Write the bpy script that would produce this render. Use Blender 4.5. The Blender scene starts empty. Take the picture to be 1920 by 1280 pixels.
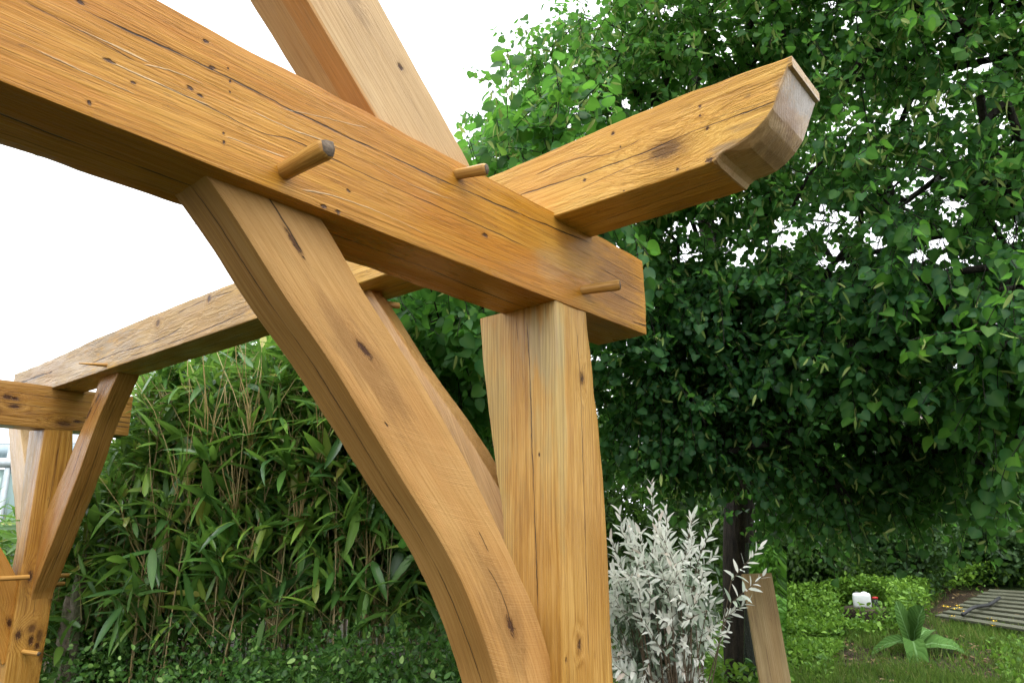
import bpy, math, random
import numpy as np
from mathutils import Vector, Matrix, noise
from mathutils.bvhtree import BVHTree

random.seed(7)
rng = np.random.default_rng(7)
scene = bpy.context.scene
COL = scene.collection

# ------------------------------------------------------------------ camera
W0, H0, F = 1920.0, 1280.0, 1338.0
CAM = np.array([-1.5617, -1.1522, 1.55])
def cam_axes(yaw, pitch, roll):
    cy, sy, cp, sp = math.cos(yaw), math.sin(yaw), math.cos(pitch), math.sin(pitch)
    f = np.array([cy*cp, sy*cp, sp]); r = np.array([sy, -cy, 0.0]); u = np.cross(r, f)
    return r*math.cos(roll)+u*math.sin(roll), -r*math.sin(roll)+u*math.cos(roll), f
CR, CU, CF = cam_axes(math.radians(40.1), math.radians(14.47), math.radians(-0.22))
cam_data = bpy.data.cameras.new('camera')
cam_data.lens = F/W0*36.0; cam_data.sensor_width = 36.0; cam_data.sensor_fit = 'HORIZONTAL'
cam_data.clip_start = 0.05; cam_data.clip_end = 2000
cam = bpy.data.objects.new('camera', cam_data); COL.objects.link(cam)
M = Matrix.Identity(4)
for i in range(3):
    M[i][0], M[i][1], M[i][2], M[i][3] = CR[i], CU[i], -CF[i], CAM[i]
cam.matrix_world = M
scene.camera = cam

# ------------------------------------------------------------------ world, sun, exposure
SUN_EL, SUN_AZ = math.radians(66), math.radians(215)     # azimuth from +Y clockwise
world = bpy.data.worlds.new('World'); scene.world = world; world.use_nodes = True
nt = world.node_tree; nt.nodes.clear()
wo = nt.nodes.new('ShaderNodeOutputWorld'); bg = nt.nodes.new('ShaderNodeBackground')
sk = nt.nodes.new('ShaderNodeTexSky'); sk.sky_type = 'NISHITA'; sk.sun_disc = False
sk.sun_elevation = SUN_EL; sk.sun_rotation = SUN_AZ; sk.dust_density = 4.0; sk.air_density = 1.0
hs = nt.nodes.new('ShaderNodeHueSaturation'); hs.inputs['Saturation'].default_value = 0.12
mx = nt.nodes.new('ShaderNodeMix'); mx.data_type = 'RGBA'; mx.inputs[0].default_value = 0.8
nt.links.new(sk.outputs[0], hs.inputs['Color']); nt.links.new(hs.outputs[0], mx.inputs[6])
mx.inputs[7].default_value = (15.0, 15.4, 16.0, 1)       # even overcast cloud deck
# overcast luminance: about twice as bright overhead as at the horizon
tcw = nt.nodes.new('ShaderNodeTexCoord'); spw = nt.nodes.new('ShaderNodeSeparateXYZ'); mrw = nt.nodes.new('ShaderNodeMapRange')
nt.links.new(tcw.outputs['Generated'], spw.inputs[0]); nt.links.new(spw.outputs[2], mrw.inputs[0]); mrw.inputs[3].default_value = .72; mrw.inputs[4].default_value = 1.08
mw = nt.nodes.new('ShaderNodeVectorMath'); mw.operation = 'SCALE'; nt.links.new(mx.outputs[2], mw.inputs[0]); nt.links.new(mrw.outputs[0], mw.inputs['Scale'])
nt.links.new(mw.outputs[0], bg.inputs[0]); bg.inputs[1].default_value = 0.10
nt.links.new(bg.outputs[0], wo.inputs[0])
sun = bpy.data.lights.new('sun', 'SUN'); sun.energy = 0.9; sun.angle = math.radians(35); sun.color = (1, .97, .92)
so = bpy.data.objects.new('sun', sun); COL.objects.link(so)
sd = Vector((math.sin(SUN_AZ)*math.cos(SUN_EL), math.cos(SUN_AZ)*math.cos(SUN_EL), math.sin(SUN_EL)))
so.rotation_euler = sd.to_track_quat('Z', 'Y').to_euler(); so.location = sd*30
scene.view_settings.view_transform = 'Standard'; scene.view_settings.look = 'None'
scene.view_settings.exposure = 1.2; scene.view_settings.gamma = 1.0
scene.view_settings.use_curve_mapping = False
scene.render.engine = 'CYCLES'
scene.cycles.max_bounces = 6; scene.cycles.diffuse_bounces = 3; scene.cycles.glossy_bounces = 2
scene.cycles.transmission_bounces = 4; scene.cycles.transparent_max_bounces = 8
scene.cycles.caustics_reflective = False; scene.cycles.caustics_refractive = False
scene.cycles.use_denoising = True
scene.cycles.use_adaptive_sampling = True; scene.cycles.adaptive_threshold = 0.02; scene.cycles.adaptive_min_samples = 16

# ------------------------------------------------------------------ pixel <-> world helpers
def ray(px, py): return CR*((px-960)/F) - CU*((py-640)/F) + CF
def at(px, py, depth): return CAM + ray(px, py)*depth
def on(px, py, ax, val):
    d = ray(px, py); return CAM + d*((val-CAM[ax])/d[ax])
def project(P):
    d = np.atleast_2d(P)-CAM; z = d@CF; zz = np.where(np.abs(z) < 1e-6, 1e-6, z)
    return 960+F*(d@CR)/zz, 640-F*(d@CU)/zz, z
SLOPE_DIR = ray(1690, 1000); SLOPE_DIR = np.array([SLOPE_DIR[0], SLOPE_DIR[1]])/np.hypot(SLOPE_DIR[0], SLOPE_DIR[1])
def ground_z(x, y):
    d = (x-CAM[0])*SLOPE_DIR[0] + (y-CAM[1])*SLOPE_DIR[1]
    t = np.clip(d-7.0, 0, 16)
    return 0.10*t*t/(t+2.0) + 0.0*x
def ground_hit(px, py):
    d = ray(px, py); t = 1.0
    for _ in range(4000):
        p = CAM+d*t
        if p[2] <= ground_z(p[0], p[1]): break
        t += 0.01
    return np.array([p[0], p[1], float(ground_z(p[0], p[1]))])

# ------------------------------------------------------------------ object helpers
def link(o, parent=None):
    COL.objects.link(o)
    if parent is not None: o.parent = parent
    return o
def thing(name, loc, label, cat, group=None, kind=None):
    o = bpy.data.objects.new(name, None); COL.objects.link(o); o.location = loc
    o.empty_display_size = .1
    return tag(o, label, cat, group, kind)
def tag(o, label=None, cat=None, group=None, kind=None):
    if label: o['label'] = label
    if cat: o['category'] = cat
    if group: o['group'] = group
    if kind: o['kind'] = kind
    return o
def mesh_np(name, V, Fl, mat, smooth=False, attrs=None, vattrs=None):
    """V (n,3); Fl: list of (m,k) int arrays with equal k inside each array."""
    V = np.asarray(V, np.float32)
    me = bpy.data.meshes.new(name)
    Fl = [np.asarray(f, np.int32) for f in Fl if len(f)]
    me.vertices.add(len(V)); me.vertices.foreach_set('co', V.ravel())
    nl = sum(f.size for f in Fl); npoly = sum(len(f) for f in Fl)
    me.loops.add(nl); me.polygons.add(npoly)
    me.loops.foreach_set('vertex_index', np.concatenate([f.ravel() for f in Fl]))
    tot = np.concatenate([np.full(len(f), f.shape[1], np.int32) for f in Fl])
    st = np.concatenate([[0], np.cumsum(tot)[:-1]]).astype(np.int32)
    me.polygons.foreach_set('loop_start', st)
    try: me.polygons.foreach_set('loop_total', tot)
    except Exception: pass
    if smooth: me.polygons.foreach_set('use_smooth', np.ones(npoly, bool))
    if vattrs:
        for k, a in vattrs.items():
            a = np.asarray(a, np.float32)
            if a.ndim == 2:
                at_ = me.attributes.new(k, 'FLOAT_VECTOR', 'POINT'); at_.data.foreach_set('vector', a.ravel())
            else:
                at_ = me.attributes.new(k, 'FLOAT', 'POINT'); at_.data.foreach_set('value', a.ravel())
    me.update(calc_edges=True); me.validate()
    if mat: me.materials.append(mat)
    return me
def obj(name, me, parent=None, origin=None):
    o = bpy.data.objects.new(name, me)
    return link(o, parent)
def shift_to(me, parent):
    """mesh given in world coordinates -> coordinates of a parent Empty that is only translated"""
    co = np.empty(len(me.vertices)*3, np.float32); me.vertices.foreach_get('co', co)
    co = co.reshape(-1, 3) - np.array(parent.location, np.float32); me.vertices.foreach_set('co', co.ravel()); me.update()
    return me
def part(name, me, parent): return obj(name, shift_to(me, parent), parent)

# ------------------------------------------------------------------ node helper
class NB:
    def __init__(s, name):
        s.m = bpy.data.materials.new(name); s.m.use_nodes = True; s.t = s.m.node_tree; s.t.nodes.clear()
        s.out = s.t.nodes.new('ShaderNodeOutputMaterial')
    def n(s, typ, **kw):
        nd = s.t.nodes.new(typ)
        for k, v in kw.items(): setattr(nd, k, v)
        return nd
    def put(s, sock, v):
        if isinstance(v, bpy.types.NodeSocket): s.t.links.new(v, sock)
        elif v is not None:
            if isinstance(v, (tuple, list)) and sock.type == 'RGBA' and len(v) == 3: v = (*v, 1)
            sock.default_value = v
    def math(s, op, a, b=None, c=None, clamp=False):
        nd = s.n('ShaderNodeMath', operation=op, use_clamp=clamp)
        s.put(nd.inputs[0], a); s.put(nd.inputs[1], b); s.put(nd.inputs[2], c); return nd.outputs[0]
    def vmath(s, op, a, b=None, scale=None):
        nd = s.n('ShaderNodeVectorMath', operation=op)
        s.put(nd.inputs[0], a); s.put(nd.inputs[1], b)
        if scale is not None: s.put(nd.inputs['Scale'], scale)
        return nd.outputs['Value'] if op in ('LENGTH', 'DOT_PRODUCT', 'DISTANCE') else nd.outputs[0]
    def noise(s, vec, scale=1.0, detail=3.0, rough=0.55, dist=0.0, color=False):
        nd = s.n('ShaderNodeTexNoise'); s.put(nd.inputs['Vector'], vec); nd.inputs['Scale'].default_value = scale
        nd.inputs['Detail'].default_value = detail; nd.inputs['Roughness'].default_value = rough; nd.inputs['Distortion'].default_value = dist
        return nd.outputs['Color' if color else 'Fac']
    def mapr(s, v, a, b, c=0.0, d=1.0, smooth=True):
        nd = s.n('ShaderNodeMapRange'); nd.interpolation_type = 'SMOOTHSTEP' if smooth else 'LINEAR'
        s.put(nd.inputs[0], v); s.put(nd.inputs[1], a); s.put(nd.inputs[2], b); s.put(nd.inputs[3], c); s.put(nd.inputs[4], d)
        return nd.outputs[0]
    def mix(s, f, a, b, mode='MIX'):
        nd = s.n('ShaderNodeMix', data_type='RGBA', blend_type=mode)
        s.put(nd.inputs[0], f); s.put(nd.inputs[6], a); s.put(nd.inputs[7], b); return nd.outputs[2]
    def ramp(s, f, stops):
        nd = s.n('ShaderNodeValToRGB'); s.put(nd.inputs[0], f); e = nd.color_ramp.elements
        while len(e) < len(stops): e.new(0.5)
        for el, (p, c) in zip(e, stops): el.position = p; el.color = (*c, 1)
        return nd.outputs[0]
    def bump(s, h, strength=0.5, dist=0.01, normal=None):
        nd = s.n('ShaderNodeBump'); s.put(nd.inputs['Height'], h); nd.inputs['Strength'].default_value = strength
        nd.inputs['Distance'].default_value = dist; s.put(nd.inputs['Normal'], normal); return nd.outputs[0]
    def bsdf(s, color, rough=0.5, normal=None, spec=0.5, **kw):
        nd = s.n('ShaderNodeBsdfPrincipled'); s.put(nd.inputs['Base Color'], color); s.put(nd.inputs['Roughness'], rough)
        s.put(nd.inputs['Normal'], normal); s.put(nd.inputs['Specular IOR Level'], spec)
        for k, v in kw.items(): s.put(nd.inputs[k], v)
        return nd.outputs[0]
    def done(s, shader): s.t.links.new(shader, s.out.inputs[0]); return s.m

# ------------------------------------------------------------------ wood
def wood(name, seed, dark=(.12, .045, .008), mid=(.25, .11, .018), light=(.38, .20, .05), ring=(-.05, -.08, .011),
         knots=(), cracks=(), pale=(), tint=(), spots=.5, torn=0.0, saw=None, rough=.36, coat=.25, contrast=1.0, bumpk=1.0, band=None, ringk=.35, grain=1.0, spec=.22, gain=1.4, huek=.35):
    dark, mid, light = (tuple(min(.85, q*gain) for q in c_) for c_ in (dark, mid, light))
    b = NB(name)
    A = b.n('ShaderNodeAttribute', attribute_name='wp').outputs['Vector']
    V = b.vmath('ADD', A, (seed*3.17, seed*.37, seed*.71))
    sep = b.n('ShaderNodeSeparateXYZ'); b.put(sep.inputs[0], A); s_, a_, b_ = sep.outputs
    def sc(x, y, z, src=V): return b.vmath('MULTIPLY', src, (x, y, z))
    # wandering of the grain
    wn = b.noise(sc(1.6, 5, 5), 1, 2, .5, color=True)
    wv = b.vmath('MULTIPLY', b.vmath('SUBTRACT', wn, (.5, .5, .5)), (0, .011, .011))
    V2 = b.vmath('ADD', V, wv)
    kmask, kdisp, kring = None, None, None
    nz = b.noise(sc(110, 170, 170), 1, 3, .6) if knots else None
    wobn = b.math('MULTIPLY', b.math('SUBTRACT', b.noise(sc(22, 22, 22), 1, 4, .65), .5), .0065) if cracks else None
    widn = b.mapr(b.noise(sc(7, 3, 3), 1, 2), .3, .6, .25, 1.15) if cracks else None
    pdn = b.math('MULTIPLY', b.math('SUBTRACT', b.noise(sc(7, 45, 45), 1, 4, .65), .5), 1.9) if (pale or tint) else None
    for (ks, ka, kb, kr, el) in knots:
        d = b.vmath('LENGTH', b.vmath('MULTIPLY', b.vmath('SUBTRACT', A, (ks, ka, kb)), (1/(kr*el), 1/kr, 1/kr)))
        d2 = b.math('ADD', d, b.math('MULTIPLY', b.math('SUBTRACT', nz, .5), .7 if kr > .02 else 1.7))
        m = b.mapr(d2, .45, 1.05, .72 if kr > .02 else 1, 0); inf = b.mapr(d, .4, 4.0, kr*(1.3 if kr > .0095 else .25), 0); rg = b.mapr(d2, .9, 1.9, .55 if kr > .0095 else .3, 0)
        kmask = m if kmask is None else b.math('MAXIMUM', kmask, m)
        kdisp = inf if kdisp is None else b.math('ADD', kdisp, inf)
        kring = rg if kring is None else b.math('MAXIMUM', kring, rg)
    sp2 = b.n('ShaderNodeSeparateXYZ'); b.put(sp2.inputs[0], V2)
    ga, gb = sp2.outputs[1], sp2.outputs[2]
    ra = b.math('SUBTRACT', ga, ring[0]+seed*.37); rb = b.math('SUBTRACT', gb, ring[1]+seed*.71)
    if kdisp is not None:
        ra = b.math('ADD', ra, kdisp); rb = b.math('ADD', rb, kdisp)
        V2 = b.vmath('ADD', V2, b.vmath('MULTIPLY', b.n('ShaderNodeCombineXYZ').outputs[0], (0, 0, 0)))
        cx = b.n('ShaderNodeCombineXYZ'); b.put(cx.inputs[1], kdisp); b.put(cx.inputs[2], kdisp)
        V2 = b.vmath('ADD', V2, cx.outputs[0])
    R = b.math('SQRT', b.math('ADD', b.math('MULTIPLY', ra, ra), b.math('MULTIPLY', rb, rb)))
    ringn = b.noise(sc(.9, 14, 14), 1, 2)
    R = b.math('ADD', R, b.math('MULTIPLY', ringn, .045))
    rings = b.math('POWER', b.math('ADD', b.math('MULTIPLY', b.math('SINE', b.math('MULTIPLY', R, 6.283/ring[2])), .5), .5), 2.5)
    f1 = b.noise(sc(3.5, 400, 400, V2), 1, 3, .6)
    f2 = b.noise(sc(1.1, 46, 46, V2), 1, 3, .6)
    f3 = b.noise(sc(2.6, 5, 5), 1, 2, .55)
    f4 = b.noise(sc(1.3, 150, 150, V2), 1, 2, .6)
    pores = b.mapr(b.noise(sc(9, 560, 560, V2), 1, 2, .6), .58, .68)
    fleck = b.mapr(b.noise(sc(6, 420, 420, b.vmath('ADD', V2, (3.3, 1.7, 2.9))), 1, 2, .6), .58, .70)
    rmod = b.mapr(b.noise(sc(1.7, 10, 10), 1, 2), .35, .65, .15, 1)
    val = b.math('ADD', b.math('MULTIPLY', f2, .34*contrast), b.math('MULTIPLY', f4, .34*contrast))
    val = b.math('ADD', b.math('SUBTRACT', val, .34*contrast), .5)
    val = b.math('ADD', val, b.math('MULTIPLY', b.math('SUBTRACT', f1, .5), .7))
    val = b.math('SUBTRACT', val, b.math('MULTIPLY', b.math('MULTIPLY', rings, rmod), ringk*.5))
    val = b.math('ADD', val, b.math('MULTIPLY', b.math('SUBTRACT', f3, .5), .5))
    c = b.ramp(val, [(.12, dark), (.45, mid), (.80, light)])
    hue = b.noise(sc(1.6, 9, 9), 1, 2)
    c = b.mix(b.mapr(hue, .42, .66, 0, huek), c, b.mix(.6, c, tuple(min(1, q) for q in (mid[0]*1.0, mid[1]*.74, mid[2]*.6))))
    if band:      # a strip of different wood (heartwood) bounded in the cross-section
        ax, lo, hi, colr, k = band[:5]
        co = a_ if ax == 'a' else b_
        co = b.math('ADD', co, b.math('MULTIPLY', b.math('SUBTRACT', f2, .5), .012))
        mk = b.math('MULTIPLY', b.mapr(co, lo, lo+.006), b.mapr(co, hi, hi+.008, 1, 0))
        mk = b.math('MULTIPLY', mk, b.mapr(a_, band[5]-.002, band[5]+.002, 1, 0)) if len(band) > 5 else mk
        c = b.mix(b.math('MULTIPLY', mk, k), c, b.mix(val, colr, tuple(min(1, q*1.9) for q in colr)))
    c = b.mix(b.math('MULTIPLY', pores, grain*.42), c, dark)
    c = b.mix(b.math('MULTIPLY', fleck, grain*.3), c, light)
    # pale dry areas, tinted blotches and painted wet glints with a shape of their own
    for lst, base in ((pale, (.50, .36, .20)), (tint, None)):
        for it in lst:
            ks, ka, kb, rs, ra_, k = it[:6]; colr = it[6] if len(it) > 6 else base
            d = b.vmath('LENGTH', b.vmath('MULTIPLY', b.vmath('SUBTRACT', A, (ks, ka, kb)), (1/rs, 1/ra_, 1/max(ra_, .12))))
            d = b.math('ADD', d, pdn)
            m = b.mapr(d, .45, 1.15, k, 0)
            c = b.mix(m, c, b.mix(b.mapr(val, .3, .7), tuple(q*.62 for q in colr), colr))
    # iron-tannin spots: small blue-black marks
    if spots:
        sn = b.noise(sc(14, 26, 26), 1, 3, .65)
        c = b.mix(b.mapr(sn, .70-.03*spots, .76, 0, .75*min(1, spots)), c, (.035, .028, .026))
    h = b.math('ADD', b.math('MULTIPLY', f1, .25), b.math('MULTIPLY', f4, .5))
    h = b.math('ADD', h, b.math('MULTIPLY', rings, .12)); h = b.math('SUBTRACT', h, b.math('MULTIPLY', pores, .15))
    if torn:
        tn = b.noise(sc(7, 66, 66, b.vmath('ADD', V2, b.vmath('MULTIPLY', b.noise(sc(6, 9, 9), 1, 2, color=True), (.03, .03, .03)))), 1, 5, .62)
        tz = b.mapr(b.noise(sc(3.2, 7, 7), 1, 2), .38, .62)
        h = b.math('ADD', h, b.math('MULTIPLY', b.math('MULTIPLY', b.mapr(tn, .35, .62), tz), 1.6*torn))
        tl = b.math('MULTIPLY', b.mapr(tn, .40, .30), tz)
        c = b.mix(b.math('MULTIPLY', tl, .5*torn), c, dark)
    if saw:       # saw-blade arcs across the grain
        ang, sp, k = saw
        w1 = b.math('ADD', b.math('MULTIPLY', s_, math.cos(ang)), b.math('MULTIPLY', a_, math.sin(ang)))
        w1 = b.math('ADD', w1, b.math('MULTIPLY', b.math('MULTIPLY', a_, a_), .9))
        w1 = b.math('ADD', w1, b.math('MULTIPLY', b.noise(sc(9, 20, 20), 1, 2), .004))
        cv = b.n('ShaderNodeCombineXYZ'); b.put(cv.inputs[0], b.math('MULTIPLY', w1, 1/sp))
        ln = b.noise(cv.outputs[0], 1, 2, .7)
        am = b.mapr(b.noise(sc(5, 7, 7), 1, 2), .35, .65, .25, 1)
        lm = b.math('MULTIPLY', b.math('MULTIPLY', b.mapr(ln, .46, .60), am), b.mapr(b_, .002, .005, 1, 0))
        c = b.mix(b.math('MULTIPLY', lm, k), c, light)
        h = b.math('ADD', h, b.math('MULTIPLY', lm, .5*k))
    if kring is not None:
        c = b.mix(b.math('MULTIPLY', kring, .75), c, tuple(q*.8 for q in dark))
        c = b.mix(b.math('MULTIPLY', kmask, .92), c, b.mix(b.noise(sc(90, 90, 90), 1, 3), (.008, .004, .003), (.075, .022, .007)))
        h = b.math('SUBTRACT', h, b.math('MULTIPLY', kmask, 1.0))
    # drying checks: polylines along the grain. (axis, [(s,v),...], width, strength)
    for cr_ in cracks:
        ax, pts, wd, k = cr_[:4]; ccol = cr_[4] if len(cr_) > 4 else (.016, .012, .010)
        pts = sorted(pts); s0, s1 = pts[0][0], pts[-1][0]
        vs = [p[1] for p in pts]; v0, v1 = min(vs)-.02, max(vs)+.02
        fc = b.n('ShaderNodeFloatCurve'); cu = fc.mapping.curves[0]
        P = [((p[0]-s0)/(s1-s0), (p[1]-v0)/(v1-v0)) for p in pts]
        cu.points[0].location = P[0]; cu.points[1].location = P[-1]
        for q in P[1:-1]: cu.points.new(*q)
        for q in cu.points: q.handle_type = 'AUTO'
        fc.mapping.update()
        b.put(fc.inputs['Value'], b.mapr(s_, s0, s1, smooth=False))
        cv = b.mapr(fc.outputs[0], 0, 1, v0, v1, smooth=False)
        co = a_ if ax == 'a' else b_
        wob = wobn
        d = b.math('ABSOLUTE', b.math('ADD', b.math('SUBTRACT', co, cv), wob))
        wv_ = b.math('MULTIPLY', widn, wd)
        dn = b.math('DIVIDE', d, wv_)
        fade = b.math('MULTIPLY', b.mapr(s_, s0, s0+.06*(s1-s0)+.01), b.mapr(s_, s1-.06*(s1-s0)-.01, s1, 1, 0))
        m = b.math('MULTIPLY', b.mapr(dn, .35, .9, 1, 0), fade)
        soft = b.math('MULTIPLY', b.mapr(dn, .8, 4.0, .22 if ccol[0] < .1 else 0.0, 0), fade)
        c = b.mix(b.math('MULTIPLY', soft, k), c, dark)
        c = b.mix(b.math('MULTIPLY', m, .93*k), c, ccol)
        h = b.math('SUBTRACT', h, b.math('MULTIPLY', m, (1.6 if ccol[0] < .1 else -1.0)*k))
    rg = b.mapr(b.noise(sc(4, 20, 20), 1, 3), .3, .7, rough-.12, rough+.16)
    nrm = b.bump(h, .7*bumpk, .004)
    sh = b.bsdf(c, rg, nrm, spec, **{'Coat Weight': coat, 'Coat Roughness': .22})
    return b.done(sh)

def densify(poly, nsub, bev):
    """closed polygon -> dense ring with rounded corners"""
    out = []; n = len(poly); P = [np.array(p, float) for p in poly]
    for i in range(n):
        p0, p1, p2 = P[i-1], P[i], P[(i+1) % n]
        d1 = p0-p1; d2 = p2-p1; l1 = np.linalg.norm(d1); l2 = np.linalg.norm(d2)
        r = min(bev, .45*l1, .45*l2)
        a = p1+d1/l1*r; c = p1+d2/l2*r
        out += [a, .25*a+.5*p1+.25*c+0*p1, c]
        e = p2 + (-d2)/l2*min(bev, .45*l2)
        for k in range(1, nsub): out.append(c+(e-c)*k/nsub)
    return np.array(out)
def loft(name, stations, mat, nsub=9, bev=.006, amp=.002, wav=.004, seed=0, step=.02, chip=.0, sharp=30):
    """stations: list of (s, O(3), U(3), W(3), poly [(a,b),...]) ordered along the length; poly corner count constant"""
    S = np.array([q[0] for q in stations]); rings = []
    sv = [S[0]]
    for i in range(len(S)-1):
        k = max(1, int(math.ceil(abs(S[i+1]-S[i])/step))); sv += list(S[i]+(S[i+1]-S[i])*np.arange(1, k+1)/k)
    sv = np.array(sv); sg = 1 if S[-1] > S[0] else -1
    def ip(arr): arr = np.array(arr, float); sh = arr.shape[1:]; fl = arr.reshape(len(S), -1); return np.stack([np.interp(sv*sg, S*sg, fl[:, j]) for j in range(fl.shape[1])], 1).reshape((len(sv),)+sh)
    O, U, Wd, PO = ip([q[1] for q in stations]), ip([q[2] for q in stations]), ip([q[3] for q in stations]), ip([q[4] for q in stations])
    V, WP = [], []
    for i, s in enumerate(sv):
        d = densify(PO[i], nsub, bev); cen = d.mean(0)
        rel = d-cen; nr = rel/np.maximum(np.abs(rel).max(1, keepdims=True), 1e-6)*0+rel/np.linalg.norm(rel, axis=1, keepdims=True)
        dd = d.copy()
        for k in range(len(d)):
            q = Vector((s*2.2+seed*9.1, d[k, 0]*5, d[k, 1]*5)); q2 = Vector((s*13+seed*5.3, d[k, 0]*32, d[k, 1]*32))
            n1 = noise.noise(q)*wav + noise.noise(q2)*amp
            if chip:
                j = k % (nsub+2)
                if j in (0, 1, 2):
                    ck = max(0, noise.noise(Vector((s*9+seed*3.1, k//(nsub+2)*7.7, seed)))-.05); n1 -= ck*chip
            dd[k] = d[k]+nr[k]*n1
        V.append(O[i]+dd[:, :1]*U[i]+dd[:, 1:]*Wd[i]); WP.append(np.column_stack([np.full(len(d), s), d]))
    n = len(V[0]); m = len(V); V = np.concatenate(V); WP = np.concatenate(WP)
    i = np.arange(m-1)[:, None]*n; j = np.arange(n)[None, :]; j2 = (j+1) % n
    Q = np.stack([i+j, i+j2, i+n+j2, i+n+j], -1).reshape(-1, 4)
    caps = []
    for base, flip in ((0, True), ((m-1)*n, False)):
        cidx = len(V); V = np.vstack([V, V[base:base+n].mean(0)]); WP = np.vstack([WP, WP[base:base+n].mean(0)])
        t = np.stack([np.full(n, cidx), base+np.arange(n), base+(np.arange(n)+1) % n], -1)
        caps.append(t[:, ::-1] if flip else t)
    # orient outwards
    v0 = V[Q[0]]; nn = np.cross(v0[1]-v0[0], v0[2]-v0[0]); cc = V[:n].mean(0)
    if nn@(v0.mean(0)-cc) < 0:
        Q = Q[:, ::-1]; caps = [c[:, ::-1] for c in caps]
    me = mesh_np(name, V, [Q]+caps, mat, smooth=True, vattrs={'wp': WP})
    try:
        me.set_sharp_from_angle(angle=math.radians(sharp))
    except Exception: pass
    return me

# ------------------------------------------------------------------ ground (one sheet)
def ground_material():
    b = NB('ground'); tc = b.n('ShaderNodeTexCoord').outputs['Object']
    n1 = b.noise(tc, 1.1, 4); n2 = b.noise(tc, 9, 5, .65); n3 = b.noise(tc, 60, 3, .7)
    soil = b.ramp(n3, [(.3, (.022, .015, .009)), (.55, (.06, .041, .025)), (.8, (.13, .09, .055))])
    grass = b.ramp(n2, [(.3, (.018, .04, .008)), (.6, (.05, .095, .02)), (.85, (.11, .13, .035))])
    c = b.mix(b.mapr(b.math('ADD', n1, b.math('MULTIPLY', n2, .5)), .62, .80), grass, soil)
    return b.done(b.bsdf(c, .85, b.bump(b.math('ADD', n2, n3), .7, .05), .2))
g = np.concatenate([-np.geomspace(200, 14.5, 14), np.linspace(-14, 30, 111), np.geomspace(30.5, 260, 16)])
GX, GY = np.meshgrid(g, g, indexing='ij'); GZ = ground_z(GX, GY)
for i in range(GX.shape[0]):
    for j in range(GX.shape[1]):
        if abs(GX[i, j]) < 31 and abs(GY[i, j]) < 31: GZ[i, j] += .05*noise.noise(Vector((GX[i, j]*.9, GY[i, j]*.9, 0)))-.03
nG = len(g); ii = np.arange(nG-1)[:, None]*nG+np.arange(nG-1)[None, :]
GQ = np.stack([ii, ii+nG, ii+nG+1, ii+1], -1).reshape(-1, 4)
ground = obj('ground', mesh_np('ground', np.stack([GX, GY, GZ], -1).reshape(-1, 3), [GQ], ground_material(), smooth=True))
tag(ground, 'rough garden ground of grass and bare dark soil under the trees', 'ground', kind='structure')

# ------------------------------------------------------------------ the timber frame
ZB = 2.168; ZT = 2.440; ZP = 2.425; TW = .197; PW = .20; XE = .512; Y2 = 4.08
def N_(px, py): p = on(px, py, 1, 0.0); return p[0], p[2]-ZB          # on the near face of the first tie beam
def E_(px, py): p = on(px, py, 0, 0.0); return p[1], p[2]-ZP          # on the left face of the wall plate
frame = thing('timber_frame', (0.1, 0.1, 0), 'wet honey-coloured oak carport frame with curved braces and projecting wooden pegs', 'timber frame')
frame_meshes = []
def fpart(name, me, label=None):
    o = part(name, me, frame); frame_meshes.append(o)
    if label: o['label'] = label
    return o
def seq(pts, f): return sorted([f(*p) for p in pts])

# tie beams
top_e = seq([(292, 0), (401, 55), (474, 97), (602, 164), (709, 219), (804, 270), (877, 310), (1030, 396), (1205, 487)], N_)
bot_e = seq([(0, 150), (142, 208), (281, 263), (401, 317), (503, 350), (700, 427), (800, 469), (956, 528), (1037, 563), (1103, 585), (1214, 628)], N_)
ft = np.polyfit([p[0] for p in top_e], [p[1] for p in top_e], 2); fb = np.polyfit([p[0] for p in bot_e], [p[1] for p in bot_e], 2)
def tie(y0, mat, seed, real=True):
    st = []
    xs = [-3.6, -2.6, -1.9] + list(np.linspace(-1.6, XE, 22))
    for x in xs:
        xx = max(x, -1.75); t_, b_ = float(np.polyval(ft, xx)), float(np.polyval(fb, xx))
        if not real: b_ = .003*math.sin(x*2+seed)
        if not real: t_ = ZT-ZB
        st.append((x, (x, y0, ZB), (0, 0, 1), (0, 1, 0), [(b_, 0), (t_, 0), (t_, TW), (.25*b_, TW)]))
    return loft('tie_beam', st, mat, nsub=10, bev=.0025, amp=.0016, wav=.003, seed=seed, step=.03, chip=.006)
def kn(px, py, r, el=1.8): x, a = N_(px, py); return (x, a, 0.0, r, el)
tie_knots = [kn(908, 441, 0.0069), kn(618, 292, 0.0037), kn(205, 114, 0.0037, 2.5), kn(358, 165, 0.0044), kn(376, 179, 0.0037), kn(654, 358, 0.0037),
             kn(386, 77, 0.0044, 1.2), kn(167, 193, 0.0044, .8), kn(420, 268, 0.0047, .6), kn(607, 388, 0.0050, 1.6), kn(634, 398, 0.0050, 1.6),
             kn(432, 152, 0.0041, .6), kn(398, 126, 0.0044, 1.6), kn(150, 4, 0.0050, 1.4), kn(428, 128, 0.0025, 1), kn(420, 250, 0.0025, 1), kn(432, 172, 0.0025, .8), kn(250, 155, 0.0025, 2)]
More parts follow.
